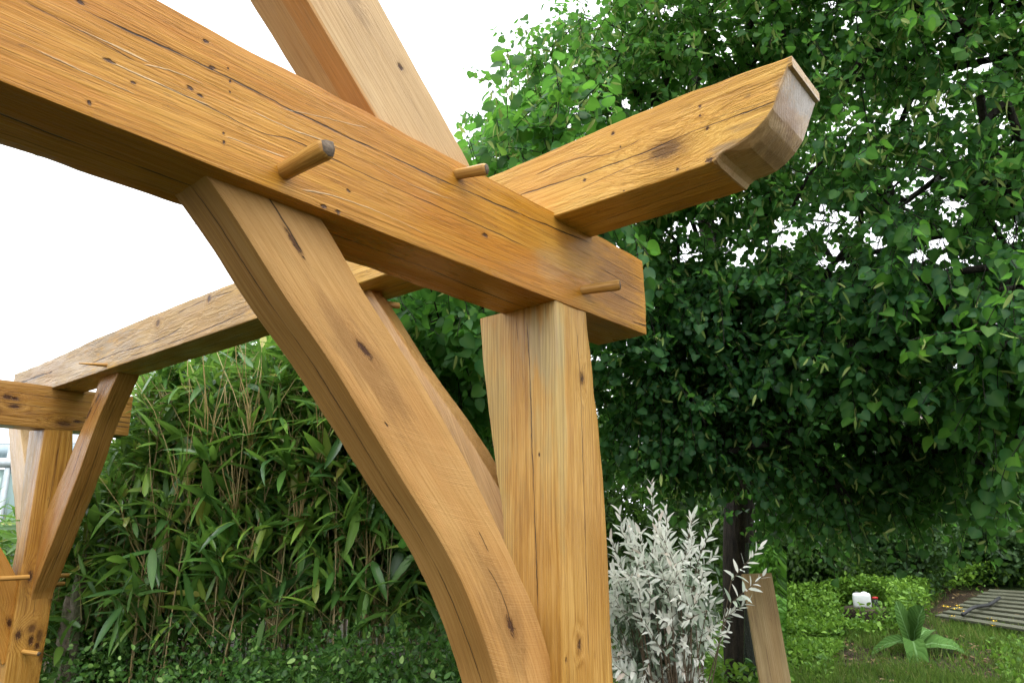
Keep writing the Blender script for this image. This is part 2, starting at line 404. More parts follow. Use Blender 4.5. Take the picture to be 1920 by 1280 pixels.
tie_cr = [('a', seq([(124, 7), (260, 66), (401, 131), (600, 233), (700, 279), (811, 330), (960, 395), (1110, 457)], N_), .0024, .95),
          ('a', seq([(300, 160), (380, 195), (470, 240), (560, 268), (690, 330), (815, 385), (1000, 470)], N_), .0016, .75),
          ('a', seq([(40, 0), (140, 52), (260, 118)], N_), .0014, .6),
          ('a', seq([(1185, 602), (1214, 612)], N_), .003, 1.0), ('a', seq([(1120, 480), (1205, 525)], N_), .0012, .6),
          ('a', seq([(1130, 505), (1208, 552)], N_), .0013, .6), ('a', seq([(1110, 530), (1210, 580)], N_), .0014, .7),
          ('b', [(-2.5, .10), (-1.5, .09), (-1.0, .10), (-.6, .085), (-.2, .10), (.1, .11)], .0028, 1.0),
          ('b', [(-1.4, .15), (-1.0, .155), (-.5, .16)], .0012, .5)]
PALE = (.66, .52, .32)  # pale splits that also paint thin wet highlights along the grain
tie_cr += [('a', seq([(140, 52), (230, 92), (285, 120)], N_), .0024, .55, PALE), ('a', seq([(205, 116), (300, 158), (330, 172), (400, 200)], N_), .0021, .55, PALE), ('a', seq([(265, 120), (330, 135), (385, 160)], N_), .0020, .5, PALE),
           ('a', seq([(420, 255), (480, 275), (540, 297)], N_), .0022, .55, PALE), ('a', seq([(470, 205), (540, 240), (600, 262), (640, 280)], N_), .0022, .55, PALE), ('a', seq([(60, 90), (170, 140), (260, 180)], N_), .0018, .42, PALE),
           ('a', seq([(560, 355), (640, 372), (720, 402), (800, 440)], N_), .0022, .55, PALE), ('a', seq([(690, 300), (760, 340), (850, 375)], N_), .0018, .42, PALE), ('a', seq([(520, 200), (600, 220), (690, 240)], N_), .0018, .45, PALE)]
px_, pa_ = N_(1030, 495); qx_, qa_ = N_(1045, 590)
tx_, ta_ = N_(1160, 545)
m_tie = wood('oak_tie', 1.0, dark=(.155, .060, .006), mid=(.280, .121, .011), light=(.38, .205, .033), ring=(.10, .30, .016), knots=tie_knots, cracks=tie_cr,
             pale=[(px_, pa_, 0, .075, .055, .32, (.36, .25, .12)), (qx_, qa_, 0, .055, .03, .4, (.36, .26, .14))],
             tint=[(tx_, ta_, 0, .17, .15, .6, (.26, .12, .04))], spots=.45, torn=.13, rough=.36, coat=.10, ringk=.12, contrast=.95, huek=.65, bumpk=1.5, grain=1.0)
fpart('tie_beam', tie(0.0, m_tie, 1.3), 'wet golden tie beam with a long drying crack and two pegs')
kx = on(115, 795, 1, Y2)
m_tie2 = wood('oak_tie_far', 2.0, dark=(.10, .038, .007), mid=(.215, .105, .020), light=(.33, .185, .05), ring=(.1, .4, .013),
              knots=[(on(14, 744, 1, Y2)[0], on(14, 744, 1, Y2)[2]-ZB, 0, .018, 1.8), (on(28, 747, 1, Y2)[0], on(28, 747, 1, Y2)[2]-ZB, 0, .014, 1.8), (on(27, 762, 1, Y2)[0], on(27, 762, 1, Y2)[2]-ZB, 0, .014, 2.5),
                     (on(120, 794, 1, Y2)[0], on(120, 794, 1, Y2)[2]-ZB, 0, .022, 2.2), (on(145, 790, 1, Y2)[0], on(145, 790, 1, Y2)[2]-ZB, 0, .012, 2.6)],
              cracks=[('a', [(-.6, .14), (-.3, .135), (0, .13)], .004, .8), ('a', [(-.5, .21), (0, .20), (.5, .19)], .003, .6), ('a', [(.2, .09), (.52, .085)], .004, .9), ('a', [(.2, .06), (.52, .055)], .004, .9), ('a', [(.25, .12), (.52, .12)], .003, .8)],
              torn=.5, contrast=1.2)
fpart('tie_beam', tie(Y2, m_tie2, 4.1, False), 'far tie beam end seen under the wall plate at left')

# wall plate with its carved near end
def plate():
    st = []; C_ = .034
    top = seq([(0, 712), (120, 660), (260, 600), (440, 530), (925, 330), (1100, 252), (1250, 190), (1400, 135), (1480, 107)], E_)
    EL = seq([(1475, 130), (1468, 169), (1445, 211), (1416, 243), (1380, 270), (1353, 288), (1338, 303)], E_)                       # edge on the left face
    def Ec(px, py): p = on(px, py, 0, C_); return p[1], p[2]-ZP
    EC = seq([(1478, 124), (1472, 178), (1454, 228), (1416, 273), (1386, 288)], Ec)                                                  # inner edge of the chamfer
    EL = [(-.6985, .180)]+[q for q in EL if q[1] < .178]; EC = [(-.7005, .180)]+[q for q in EC if q[1] < .172]
    y_in = EC[-1][0]
    EC = EC+[(y_in+.016, .0215), (y_in+.030, .019), (y_in+.042, .011), (y_in+.050, 0.0)]
    y0 = EC[-1][0]; EL = EL+[(y0+.012, .006), (y0+.03, .003)]
    ER = list(EC)
    def chk(P):
        P = sorted(P); o = [P[0]]
        for a, c in zip(P[:-1], P[1:]): o += [(a[0]*.75+c[0]*.25, a[1]*.75+c[1]*.25), (a[0]*.25+c[0]*.75, a[1]*.25+c[1]*.75)]
        return o+[P[-1]]
    EL = chk(EL); EC = chk(EC[:-4])+EC[-4:]; ER = [(q[0]-.004*math.sin(min(1, q[1]/.17)*math.pi), q[1]) for q in EC]; ER = sorted(ER)
    def f(P, y): P = sorted(P); return float(np.interp(y, [q[0] for q in P], [q[1] for q in P])) if y < P[-1][0] else None
    ys = sorted(set([4.9, 4.5, 4.0, 3.5, 3, 2.5, 2, 1.5, 1, .7, .35, .05, 0, -.1, -.2, -.3, -.4, -.45]+[q[0] for q in EC+EL+ER]+[-.711, -.7122, -.7009]), reverse=True)
    last = None
    for y in ys:
        if last is not None and last-y < .0007: continue
        last = y
        zt = np.interp(y, [p[0] for p in top], [p[1] for p in top]) if -0.7 < y < 4.0 else .207
        zt = max(.195, min(.222, zt))
        if y < -.7006: zl = zc = zr = .181 if y > -.712 else .186; c = .004
        else:
            zc = f(EC, y); zc = 0.0 if zc is None else zc; zl = f(EL, y); zl = .003 if zl is None else max(zl, zc+.003); zr = f(ER, y); zr = 0.0 if zr is None else zr
            c = C_*min(1, max(.1, (zl-zc)/.012)); zr = max(zr, zc*.8) if y > -.69 else zr
        st.append((y, (0, y, ZP), (0, 0, 1), (1, 0, 0), [(zl if y >= -.7006 else zl+.004, 0), (zt, 0), (zt, PW), (zr+.003, PW), (zr, PW-.004), (zc, c)]))
    me = loft('wall_plate', st, mat=m_plate, nsub=8, bev=.0025, amp=.0015, wav=.003, seed=2.7, step=.03, chip=.005, sharp=9)
    me.materials.append(m_carved)
    for p in me.polygons:
        c_, n_ = p.center, p.normal
        if c_.y < y0+.004 and n_.x > -.93 and n_.z < .5 and (n_.z < -.03 or n_.y < -.3) and n_.x < .8: p.material_index = 1
    return me
m_carved = wood('oak_carved', 17.0, dark=(.18, .105, .045), mid=(.32, .205, .095), light=(.43, .31, .175), tint=[(-.62, .04, .12, .05, .06, .6, (.22, .12, .05)), (-.67, .1, .07, .03, .05, .6, (.25, .11, .035)), (-.692, .155, .12, .03, .04, .8, (.46, .40, .34))], spots=.1, rough=.3, coat=.2, contrast=.5, ringk=.1, grain=.3, bumpk=.5, spec=.35)  # last tint paints the white wet glint under the lip
def ke(px, py, r, el=1.6): y, a = E_(px, py); return (y, a, 0.0, r, el)
pl_cr = [('a', seq([(960, 370), (1040, 345), (1120, 318), (1210, 285), (1300, 246), (1400, 210), (1480, 180)], E_), .0026, .9),
         ('a', seq([(1000, 330), (1070, 300), (1150, 285), (1205, 258)], E_), .0018, .8), ('a', seq([(1290, 238), (1360, 215), (1450, 186)], E_), .0012, .6),
         ('a', seq([(1080, 360), (1200, 305), (1290, 275)], E_), .0014, .6),
         ('a', seq([(30, 722), (60, 710), (100, 697)], E_), .012, .8), ('a', seq([(150, 690), (220, 662), (290, 640), (345, 607)], E_), .006, .8),
         ('a', seq([(240, 670), (330, 640), (400, 612), (470, 580)], E_), .005, .7), ('a', seq([(330, 590), (380, 565), (440, 545)], E_), .005, .6),
         ('b', [(-.5, .09), (-.3, .10), (-.1, .11), (0.0, .12)], .0016, .8), ('b', [(-.35, .15), (-.1, .16)], .0012, .6), ('b', [(.3, .11), (1.5, .10), (3, .11)], .003, .7)]
hy, ha = E_(1400, 300)
ly, la = E_(180, 670)
m_plate = wood('oak_plate', 3.0, dark=(.17, .068, .010), mid=(.36, .195, .032), light=(.52, .335, .090), ring=(.13, .22, .014),
               knots=[ke(1248, 281, .030, 1.9), ke(1149, 251, .006, 1.2), ke(1312, 200, .005, 1.0), ke(1312, 217, .004, 1.0), ke(1326, 240, .006, 1.0), ke(1330, 300, .008, 1.5), ke(1163, 275, .0045, .8),
                      ke(1096, 338, .006, 1), ke(296, 606, .022, 1.2), ke(392, 560, .02, .9), ke(1270, 318, .005, 1.2), ke(1170, 358, .003, 1)],
               cracks=pl_cr, pale=[(-.62, .03, .10, .12, .085, .85, (.30, .185, .085)), (-.55, .015, .03, .075, .04, .85, (.32, .215, .11)), (-.69, .13, .05, .03, .06, .7, (.32, .21, .11)), (-.712, .2, .1, .015, .12, .6, (.34, .24, .14)), (-.695, .155, .12, .02, .05, .85, (.42, .34, .26))],  # last pale spot paints the wet highlight below the nose's lip
               tint=[(2.4, .1, 0, 1.3, .3, .6, (.36, .25, .13)), (4.2, .1, 0, 1.4, .3, .7, (.38, .29, .18))], spots=.5, torn=.8, rough=.4, coat=.1, contrast=1.0, ringk=.15)
fpart('wall_plate', plate(), 'long wall plate ending in a carved rounded nose')

# posts with a flared head (jowl towards the back)
xr = sorted([(2.164, .164), (1.956, .195), (1.753, .216), (1.527, .229), (1.312, .236), (1.133, .242), (0.0, .262)])
yb = sorted([(2.168, .296), (2.012, .273), (1.864, .251), (1.707, .225), (1.558, .197), (1.40, .190), (0.0, .185)])
def post(y0, mat, seed, fl=1.0):
    st = []
    for z in [-.06, .3, .6, .9, 1.2, 1.4, 1.56, 1.7, 1.86, 2.01, 2.1, ZB+.004]:
        X = np.interp(z, [p[0] for p in xr], [p[1] for p in xr]); Y = np.interp(z, [p[0] for p in yb], [p[1] for p in yb])
        if y0 > 1: X = min(X, .19); Y = .2+(Y-.2)*fl
        st.append((z, (0, y0, z), (1, 0, 0), (0, 1, 0), [(0.0, .004), (X, .004), (X, Y), (0, Y)]))
    return loft('post', st, mat, nsub=10, bev=.006, amp=.0012, wav=.006, seed=seed, step=.03, chip=.006)
def ky(px, py, r, el=1.7): p = on(px, py, 0, 0); return (p[2], 0.0, p[1], r, el)     # on left face
def kf(px, py, r, el=1.7): p = on(px, py, 1, 0); return (p[2], p[0], 0.0, r, el)     # on front face
def cy(pts): return [(on(*p, 0, 0)[2], on(*p, 0, 0)[1]) for p in pts]
def cf(pts): return [(on(*p, 1, 0)[2], on(*p, 1, 0)[0]) for p in pts]
m_post = wood('oak_post', 5.0, dark=(.15, .06, .009), mid=(.32, .170, .036), light=(.47, .305, .10), ring=(.07, .10, .0085),
              knots=[kf(1093, 709, .011, 2.0), kf(1088, 1208, .010, 1.8), kf(1064, 1237, .006, 1.3), ky(1011, 852, .004), kf(1118, 1228, .005, 2)],
              cracks=[('b', cy([(987, 595), (993, 680), (997, 830), (1003, 1000), (1008, 1150)]), .0022, .95),
                      ('a', cf([(1082, 600), (1090, 720), (1094, 850), (1098, 990), (1106, 1240)]), .0016, .9), ('b', cy([(968, 600), (972, 640)]), .0012, .7)],
              pale=[(2.05, 0, .02, .13, .045, .7, (.48, .38, .20)), (1.75, .0, .27, .5, .05, .6, (.50, .36, .12)), (1.9, .02, .01, .45, .028, .65, (.52, .38, .14))],
              tint=[(1.35, .1, .05, .40, .2, .35, (.29, .125, .018))], torn=.2, rough=.4, coat=.1, contrast=1.05, spots=.25, ringk=.4)
fpart('post', post(0.0, m_post, 3.3), 'near flared post with pale streaked grain')
p2 = lambda px, py, r, el=1.5: (on(px, py, 1, Y2)[2], on(px, py, 1, Y2)[0], 0, r, el)
m_post2 = wood('oak_post_far', 6.0, dark=(.11, .04, .006), mid=(.265, .13, .022), light=(.40, .23, .06), ring=(.12, .1, .014),
               knots=[p2(100, 1124, .022), p2(74, 1192, .022, 2.2), p2(58, 1200, .018, 2), p2(94, 1191, .014), p2(70, 1210, .018), p2(80, 1230, .022, 2), p2(92, 1225, .02, 2), p2(57, 1080, .018, 2.2), p2(60, 1178, .025, 1.2), p2(35, 1190, .02)],
               cracks=[('a', [(1.0, .10), (1.5, .09), (2.1, .10)], .003, .5)], pale=[(1.8, 0, .22, .5, .1, .7, (.42, .30, .15))], torn=.2, ringk=.5)
fpart('post', post(Y2, m_post2, 7.9, 1.1), 'far post with dark knots at the left edge')

# curved braces under the tie beams
BY0, BY1 = .040, .165
LE = [(405, 354), (444, 410), (478, 467), (525, 545), (569, 606), (616, 672), (690, 795), (757, 905), (825, 1010), (877, 1111), (937, 1280)]
RE = [(622, 434), (647, 487), (681, 541), (706, 587), (750, 650), (787, 712), (840, 800), (881, 875), (930, 980), (975, 1077), (1009, 1156), (1042, 1261)]
def brace_tie(y0, mat, seed):
    L = [on(*p, 1, BY0)[[0, 2]] for p in LE]; Rr = [on(*p, 1, BY0)[[0, 2]] for p in RE]
    L = [np.array([-1.06, 2.215])]+L+[np.array([-.155, 1.07]), np.array([-.085, .93]), np.array([-.012, .76])]
    Rr = [np.array([-.80, 2.21])]+Rr+[np.array([.0, 1.16]), np.array([.012, 1.08]), np.array([.012, 1.0]), np.array([.012, .80])]
    def res(P, n):
        P = np.array(P); d = np.r_[0, np.cumsum(np.linalg.norm(np.diff(P, axis=0), axis=1))]
        t = np.linspace(0, d[-1], n); Q = np.stack([np.interp(t, d, P[:, k]) for k in (0, 1)], 1)
        for _ in range(2): Q[1:-1] = .25*Q[:-2]+.5*Q[1:-1]+.25*Q[2:]
        return Q
    n = 40; L, Rr = res(L, n), res(Rr, n); st = []; s = 0
    for i in range(n):
        if i: s += np.linalg.norm((L[i]+Rr[i]-L[i-1]-Rr[i-1])/2)
        d = Rr[i]-L[i]; w = np.linalg.norm(d); d = d/w
        ch = .012 if i < 4 else .004
        st.append((s, (L[i][0], y0+BY0, L[i][1]), (d[0], 0, d[1]), (0, 1, 0), [(.0, .0), (w, 0), (w, BY1-BY0), (0, BY1-BY0)]))
    return loft('brace', st, mat, nsub=9, bev=.004, amp=.001, wav=.003, seed=seed, step=.03, chip=.003)
m_br = wood('oak_brace', 8.0, dark=(.185, .080, .019), mid=(.300, .158, .046), light=(.41, .245, .092), ring=(.13, -.05, .012),
            knots=[(.42, .12, 0, .012, 2.6), (1.19, .10, 0, .013, 2.4), (.16, .12, 0, .008, 5), (.62, .05, 0, .004, 2)],
            cracks=[('a', [(.02, .135), (.10, .13), (.19, .125)], .003, .9), ('a', [(1.02, .10), (1.12, .11), (1.2, .10)], .002, .8), ('a', [(.92, .135), (.99, .13)], .002, .8), ('b', [(.0, .06), (.5, .055), (1.0, .06), (1.5, .05)], .0018, .9)],
            tint=[(.45, .10, 0, .2, .07, .45, (.19, .088, .028)), (1.15, .09, 0, .2, .06, .4, (.19, .085, .025)), (.6, 0, .03, 1.6, .03, .3, (.30, .15, .03))],
            saw=(math.radians(-32), .0026, .5), torn=.05, rough=.5, coat=.05, spots=.1, contrast=.7, ringk=.15, grain=.55)
fpart('brace', brace_tie(0, m_br, 5.1), 'broad curved brace in front with fine saw marks')
m_br2 = wood('oak_brace_far', 9.0, dark=(.12, .045, .007), mid=(.26, .12, .018), light=(.38, .20, .05), knots=[(1.55, .1, 0, .02, 2), (1.62, .09, 0, .012, 2)], torn=.1, spots=.1)
fpart('brace', brace_tie(Y2, m_br2, 6.6))
# bark left on the rear lower edge of the front brace
def bark_strip():
    Fs = [(519, 625), (569, 700), (609, 759), (642, 800), (694, 886), (750, 980), (795, 1077), (832, 1160)]
    P = [on(*p, 1, BY1) for p in Fs]; V = []; n = 90
    P = np.array(P); t = np.linspace(0, len(P)-1, n)
    Q = np.stack([np.interp(t, np.arange(len(P)), P[:, k]) for k in range(3)], 1)
    rs = []
    for i in range(n):
        dv = Q[min(i+1, n-1)]-Q[max(i-1, 0)]; dv /= np.linalg.norm(dv); nn = np.array([-dv[2], 0, dv[0]])
        if nn[0] > 0: nn = -nn
        e = math.sin(math.pi*i/(n-1))**.4
        th = (.004+.006*abs(noise.noise(Vector((i*.35, 3, 1))))+.006*max(0, noise.noise(Vector((i*.9, 9, 4)))))*e
        ring = []
        for k in range(7):
            yy = .004-.020*k/6; o = th*math.sin(math.pi*(k/6))**.5
            ring.append(Q[i]+nn*(o+.001*noise.noise(Vector((i*1.3, k, 2)))-.003)+np.array([0, yy+.003, 0]))
        V += ring
    V = np.array(V); i = np.arange(n-1)[:, None]*7; j = np.arange(6)[None, :]
    Qd = np.stack([i+j, i+j+1, i+7+j+1, i+7+j], -1).reshape(-1, 4)
    b = NB('brace_bark'); tc = b.n('ShaderNodeTexCoord').outputs['Object']; n1 = b.noise(tc, 90, 4, .7)
    m = b.done(b.bsdf(b.ramp(n1, [(.3, (.05, .022, .010)), (.6, (.17, .075, .03)), (.8, (.30, .15, .06))]), .8, b.bump(n1, .9, .006)))
    return mesh_np('bark_edge', V, [Qd], m, smooth=True)
fpart('bark_edge', bark_strip(), 'ragged reddish bark left along the brace edge')

# braces under the wall plate
def brace_plate(yp, sgn, mat, seed, prof_in, prof_out, bw=.12):
    n = 24; st = []; s = 0; last = None
    def res(P):
        P = np.array(P); d = np.r_[0, np.cumsum(np.linalg.norm(np.diff(P, axis=0), axis=1))]; t = np.linspace(0, d[-1], n)
        return np.stack([np.interp(t, d, P[:, k]) for k in (0, 1)], 1)
    A, B = res(prof_out), res(prof_in)
    for i in range(n):
        d = B[i]-A[i]; w = np.linalg.norm(d); d /= w; mid = (A[i]+B[i])/2
        if last is not None: s += np.linalg.norm(mid-last)
        last = mid
        st.append((s, (.07, A[i][0], A[i][1]), (0, d[0], d[1]), (1, 0, 0), [(0, 0), (w, 0), (w, bw), (0, bw)]))
    return loft('brace', st, mat, nsub=8, bev=.004, amp=.0015, wav=.005, seed=seed, step=.03, chip=.010)
xf = .07
RD = [(223, 697), (182, 788), (144, 898), (98, 1017), (58, 1118)]; LD = [(187, 708), (164, 775), (144, 824), (115, 895), (80, 975)]
o2 = [on(*p, 0, xf)[[1, 2]] for p in RD]; i2 = [on(*p, 0, xf)[[1, 2]] for p in LD]
o2 = [o2[0]+np.array([-.01, .03])]+o2+[np.array([Y2+.012, o2[-1][1]-.05])]
i2 = [i2[0]+np.array([-.02, .05])]+i2+[np.array([Y2+.012, 1.34])]
m_brp2 = wood('oak_plate_brace_far', 10.0, dark=(.12, .05, .01), mid=(.23, .112, .025), light=(.34, .185, .06), band=('a', .07, .13, (.22, .08, .014), .4),
              cracks=[('a', [(.1, .10), (.4, .09), (.8, .08)], .005, .9), ('b', [(.2, .06), (.8, .06), (1.3, .06)], .003, .7)], knots=[(.32, .17, 0, .02, 3), (.2, .15, 0, .014, 3)], torn=.5)
fpart('brace', brace_plate(Y2, -1, m_brp2, 8.8, i2, o2), 'slanting brace with an orange heartwood strip under the far wall plate')
i1 = [np.array(q) for q in [(.935, 2.43), (.878, 2.362), (.772, 2.237), (.668, 2.111), (.590, 2.027), (.482, 1.910), (.362, 1.770), (.19, 1.55)]]
o1 = [np.array([1.16, 2.43]), np.array([1.02, 2.22]), np.array([.82, 1.93]), np.array([.60, 1.68]), np.array([.42, 1.42]), np.array([.18, 1.10])]
m_brp = wood('oak_plate_brace', 11.0, dark=(.16, .075, .02), mid=(.31, .17, .055), light=(.45, .28, .115), cracks=[('a', [(.0, .10), (.3, .095), (.7, .10), (1.2, .09)], .004, .9), ('a', [(.1, .17), (.5, .16), (.9, .17)], .0025, .6)], torn=.3)
fpart('brace', brace_plate(0, 1, m_brp, 9.9, i1, o1, .062))

m_brp3 = wood('oak_plate_brace_back', 13.0, dark=(.20, .12, .05), mid=(.36, .24, .11), light=(.48, .36, .20), torn=.2, spots=.2)
fpart('brace', brace_plate(Y2, 1, m_brp3, 3.9, [q+np.array([Y2-.02, 0]) for q in i1], [q+np.array([Y2-.02, 0]) for q in o1]), 'pale brace rising away behind the far post')
# rafters
def rafter(y0, mat, seed):
    Ln = [np.array([on(*p, 1, .03)[0], on(*p, 1, .03)[2]]) for p in [(575, 0), (702, 215)]]
    Rn = [np.array([on(*p, 1, .03)[0], on(*p, 1, .03)[2]]) for p in [(712, 0), (880, 312)]]
    d = (Ln[0]-Ln[1]); d /= np.linalg.norm(d); nrm = np.array([-d[1], d[0]])
    if nrm[0] < 0: nrm = -nrm
    w = float(np.mean([(q-Ln[1])@nrm for q in Rn]))
    st = []
    p0 = Ln[1]-d*.30
    for s in np.linspace(0, 3.4, 12):
        p = p0+d*s
        a0, a1 = 0.0, w
        st.append((s, (p[0], y0+.03, p[1]), (nrm[0], 0, nrm[1]), (0, 1, 0), [(0, 0), (w, 0), (w, .155), (0, .155)]))
    me = loft('rafter', st, mat, nsub=9, bev=.004, amp=.001, wav=.004, seed=seed, step=.03, chip=.003)
    # cut the foot level with the top of the tie beam
    import bmesh
    bm = bmesh.new(); bm.from_mesh(me)
    r = bmesh.ops.bisect_plane(bm, geom=bm.verts[:]+bm.edges[:]+bm.faces[:], plane_co=(0, 0, ZT-.012), plane_no=(0, 0, -1), clear_outer=True)
    ed = [e for e in r['geom_cut'] if isinstance(e, bmesh.types.BMEdge)]
    bmesh.ops.contextual_create(bm, geom=ed)
    bm.to_mesh(me); bm.free()
    return me
m_raf = wood('oak_rafter', 12.0, dark=(.19, .115, .055), mid=(.33, .218, .105), light=(.43, .31, .17), band=('b', -.02, .062, (.34, .165, .045), .6, .008), rough=.5, coat=.05, spots=.15, contrast=.7, ring=(.35, .2, .013),
             knots=[(.55, .15, 0, .010, 1.6), (.36, .17, 0, .008, 1.4)], tint=[(.8, .13, 0, .35, .04, .5, (.24, .155, .085))], ringk=.2)
m_raf_s = None
fpart('rafter', rafter(0, m_raf, 4.4), 'pale dry rafter leaning up from the tie beam')
fpart('rafter', rafter(Y2, m_raf, 5.4))

# pegs: faceted, tapered, with a dark sawn end
def peg(base, tip, r0, r1, seed, blunt=True):
    b_, t_ = np.array(base, float), np.array(tip, float); d = t_-b_; L = np.linalg.norm(d); d /= L
    u = np.cross(d, [0.3, .1, 1]); u /= np.linalg.norm(u); w = np.cross(d, u); n = 7; rr = random.Random(seed)
    ang = sorted([(i+rr.uniform(-.25, .25))/n*2*math.pi for i in range(n)]); V = []; WP = []
    for q, (t, r) in enumerate([(-.03, r0), (0, r0), (L*.5, (r0+r1)/2), (L*.93, r1*1.03), (L, r1*.90)]):
        for i, a in enumerate(ang):
            k = r*(1.03+.14*math.sin(i*2.7+seed)+rr.uniform(-.02, .02))
            V.append(b_+d*t+(u*math.cos(a)+w*math.sin(a))*k); WP.append((t*.6, k*math.cos(a), k*math.sin(a)))
    V.append(t_+d*.0015); WP.append((L*.6, 0, 0)); m = 5
    i = np.arange(m-1)[:, None]*n; j = np.arange(n)[None, :]; j2 = (j+1) % n
    Q = np.stack([i+j, i+n+j, i+n+j2, i+j2], -1).reshape(-1, 4)
    c = (m-1)*n; T = np.stack([c+np.arange(n), np.full(n, c+n), c+(np.arange(n)+1) % n], -1)
    me = mesh_np('peg', np.array(V), [Q, T], m_peg, vattrs={'wp': np.array(WP)})
    me.materials.append(m_pegend)
    mi = np.zeros(len(me.polygons), np.int32); mi[len(Q):] = 1; me.polygons.foreach_set('material_index', mi)
    return me
m_peg = wood('peg_wood', 14.0, dark=(.14, .06, .012), mid=(.30, .155, .035), light=(.48, .30, .095), spots=.1, contrast=1.3, rough=.45, coat=.05)
def end_mat():
    b = NB('peg_end'); tc = b.n('ShaderNodeTexCoord').outputs['Object']; n1 = b.noise(tc, 160, 4, .7)
    return b.done(b.bsdf(b.ramp(n1, [(.3, (.05, .034, .02)), (.7, (.16, .115, .075))]), .8, b.bump(n1, .6, .003)))
m_pegend = end_mat()
def peg_px(bp, tip_px, tdepth_y, r0, r1, seed):
    fpart('peg', peg(on(*bp, 1, 0.01), on(*tip_px, 1, tdepth_y), r0, r1, seed))
peg_px((527, 325), (616, 277), -.135, .0155, .0185, 1)
peg_px((852, 328), (913, 317), -.075, .0140, .0155, 2)
peg_px((1086, 545), (1163, 534), -.105, .0130, .0155, 3)
def peg3(b_, t_, r0, r1, seed): fpart('peg', peg(b_, t_, r0, r1, seed))
pb = on(200, 684, 0, 0.0); pt = on(148, 681, 0, -.13); peg3(pb, pt, .013, .004, 4)
pb = on(738, 574, 0, .20); peg3(pb+np.array([-.02, 0, 0]), pb+np.array([.02, -.01, .003]), .013, .012, 5)
def post2_peg(px, py, ln, seed, dirx=-1, x=0.0):
    p = on(px, py, 0, x); peg3(p, p+np.array([dirx*ln, .0, -.002]), .014, .013, seed)
post2_peg(44, 1082, .30, 6); post2_peg(22, 1101, .26, 7)
p = on(118, 1079, 1, Y2+.10); peg3(np.array([.17, p[1], p[2]]), np.array([.17+.13, p[1], p[2]+.003]), .014, .013, 8)
p = on(118, 1094, 1, Y2+.18); peg3(np.array([.17, p[1], p[2]]), np.array([.17+.14, p[1], p[2]+.003]), .014, .013, 9)
p = on(45, 1221, 1, Y2); peg3(p, p+np.array([.04, -.13, -.004]), .014, .014, 10)

bpy.context.view_layer.update()
_v, _f = [], []
for o in frame_meshes:
    k = len(_v); mw = o.matrix_world; _v += [mw @ v.co for v in o.data.vertices]; _f += [[i+k for i in p.vertices] for p in o.data.polygons]
TIMBER = BVHTree.FromPolygons(_v, _f)
def behind_timber(p):
    d = Vector(p)-Vector(CAM); L = d.length
    return TIMBER.ray_cast(Vector(CAM), d/L, L)[0] is not None

# ------------------------------------------------------------------ leaves
def leaf_mat(name, stops, trans=(.20, .52, .05), tfac=.52, rough=.45, by_object=False, spec=.18, tips=None):
    b = NB(name)
    r = b.n('ShaderNodeObjectInfo').outputs['Random'] if by_object else b.n('ShaderNodeAttribute', attribute_name='rnd').outputs['Fac']
    c = b.ramp(r, stops)
    rib = b.n('ShaderNodeAttribute', attribute_name='rib').outputs['Fac']
    c = b.mix(b.math('MULTIPLY', rib, .55), b.mix(.18, c, (0, 0, 0)), b.mix(.15, c, (.5, .7, .2)))
    s1 = b.bsdf(c, rough, None, spec)
    t = b.n('ShaderNodeBsdfTranslucent'); b.put(t.inputs[0], b.mix(.5, c, trans, 'MIX'))
    ms = b.n('ShaderNodeMixShader'); ms.inputs[0].default_value = tfac
    b.t.links.new(s1, ms.inputs[1]); b.t.links.new(t.outputs[0], ms.inputs[2])
    return b.done(ms.outputs[0])
def frames(pos, axis, nrm, size, aspect=None):
    """(N,4,4)-like pieces: rotation columns (width, length, normal) times size"""
    y = axis/np.linalg.norm(axis, axis=1, keepdims=True)
    z = nrm - (nrm*y).sum(1, keepdims=True)*y; z /= np.maximum(np.linalg.norm(z, axis=1, keepdims=True), 1e-6)
    x = np.cross(y, z); a = np.ones(len(pos)) if aspect is None else aspect
    R = np.stack([x*(size*a)[:, None], y*size[:, None], z*(size*rng.uniform(.2, 2.2, len(size)))[:, None]], 2)
    return R, pos
def joined(name, tv, tf, R, T, rnd, mat, smooth=False):
    N, n = len(T), len(tv)
    V = np.einsum('nij,kj->nki', R, tv)+T[:, None, :]
    Fl = [(np.arange(N)[:, None, None]*n+np.asarray(f)[None]).reshape(-1, np.asarray(f).shape[1]) for f in tf]
    return mesh_np(name, V.reshape(-1, 3), Fl, mat, smooth, vattrs={'rnd': np.repeat(rnd, n), 'rib': np.tile((np.abs(tv[:, 0]) < 1e-6).astype(float), N)})
def pick_visible(T, size, n=300, cell=14):
    u, v, z = project(T); ok = (z > .3) & (u > 5) & (u < 1915) & (v > 5) & (v < 1275)
    idx = np.where(ok)[0]; idx = idx[np.argsort(z[idx])]; seen = set(); out = []
    for i in idx:
        k = (int(u[i]//cell), int(v[i]//cell))
        if k in seen: continue
        seen.add(k); out.append(i)
    out = np.array(out, int)
    if len(out) == 0: return out
    out = out[np.argsort(-(size[out]/z[out]))]; res = []
    for i in out:
        if not behind_timber(T[i]): res.append(i)
        if len(res) >= n: break
    return np.array(res, int)
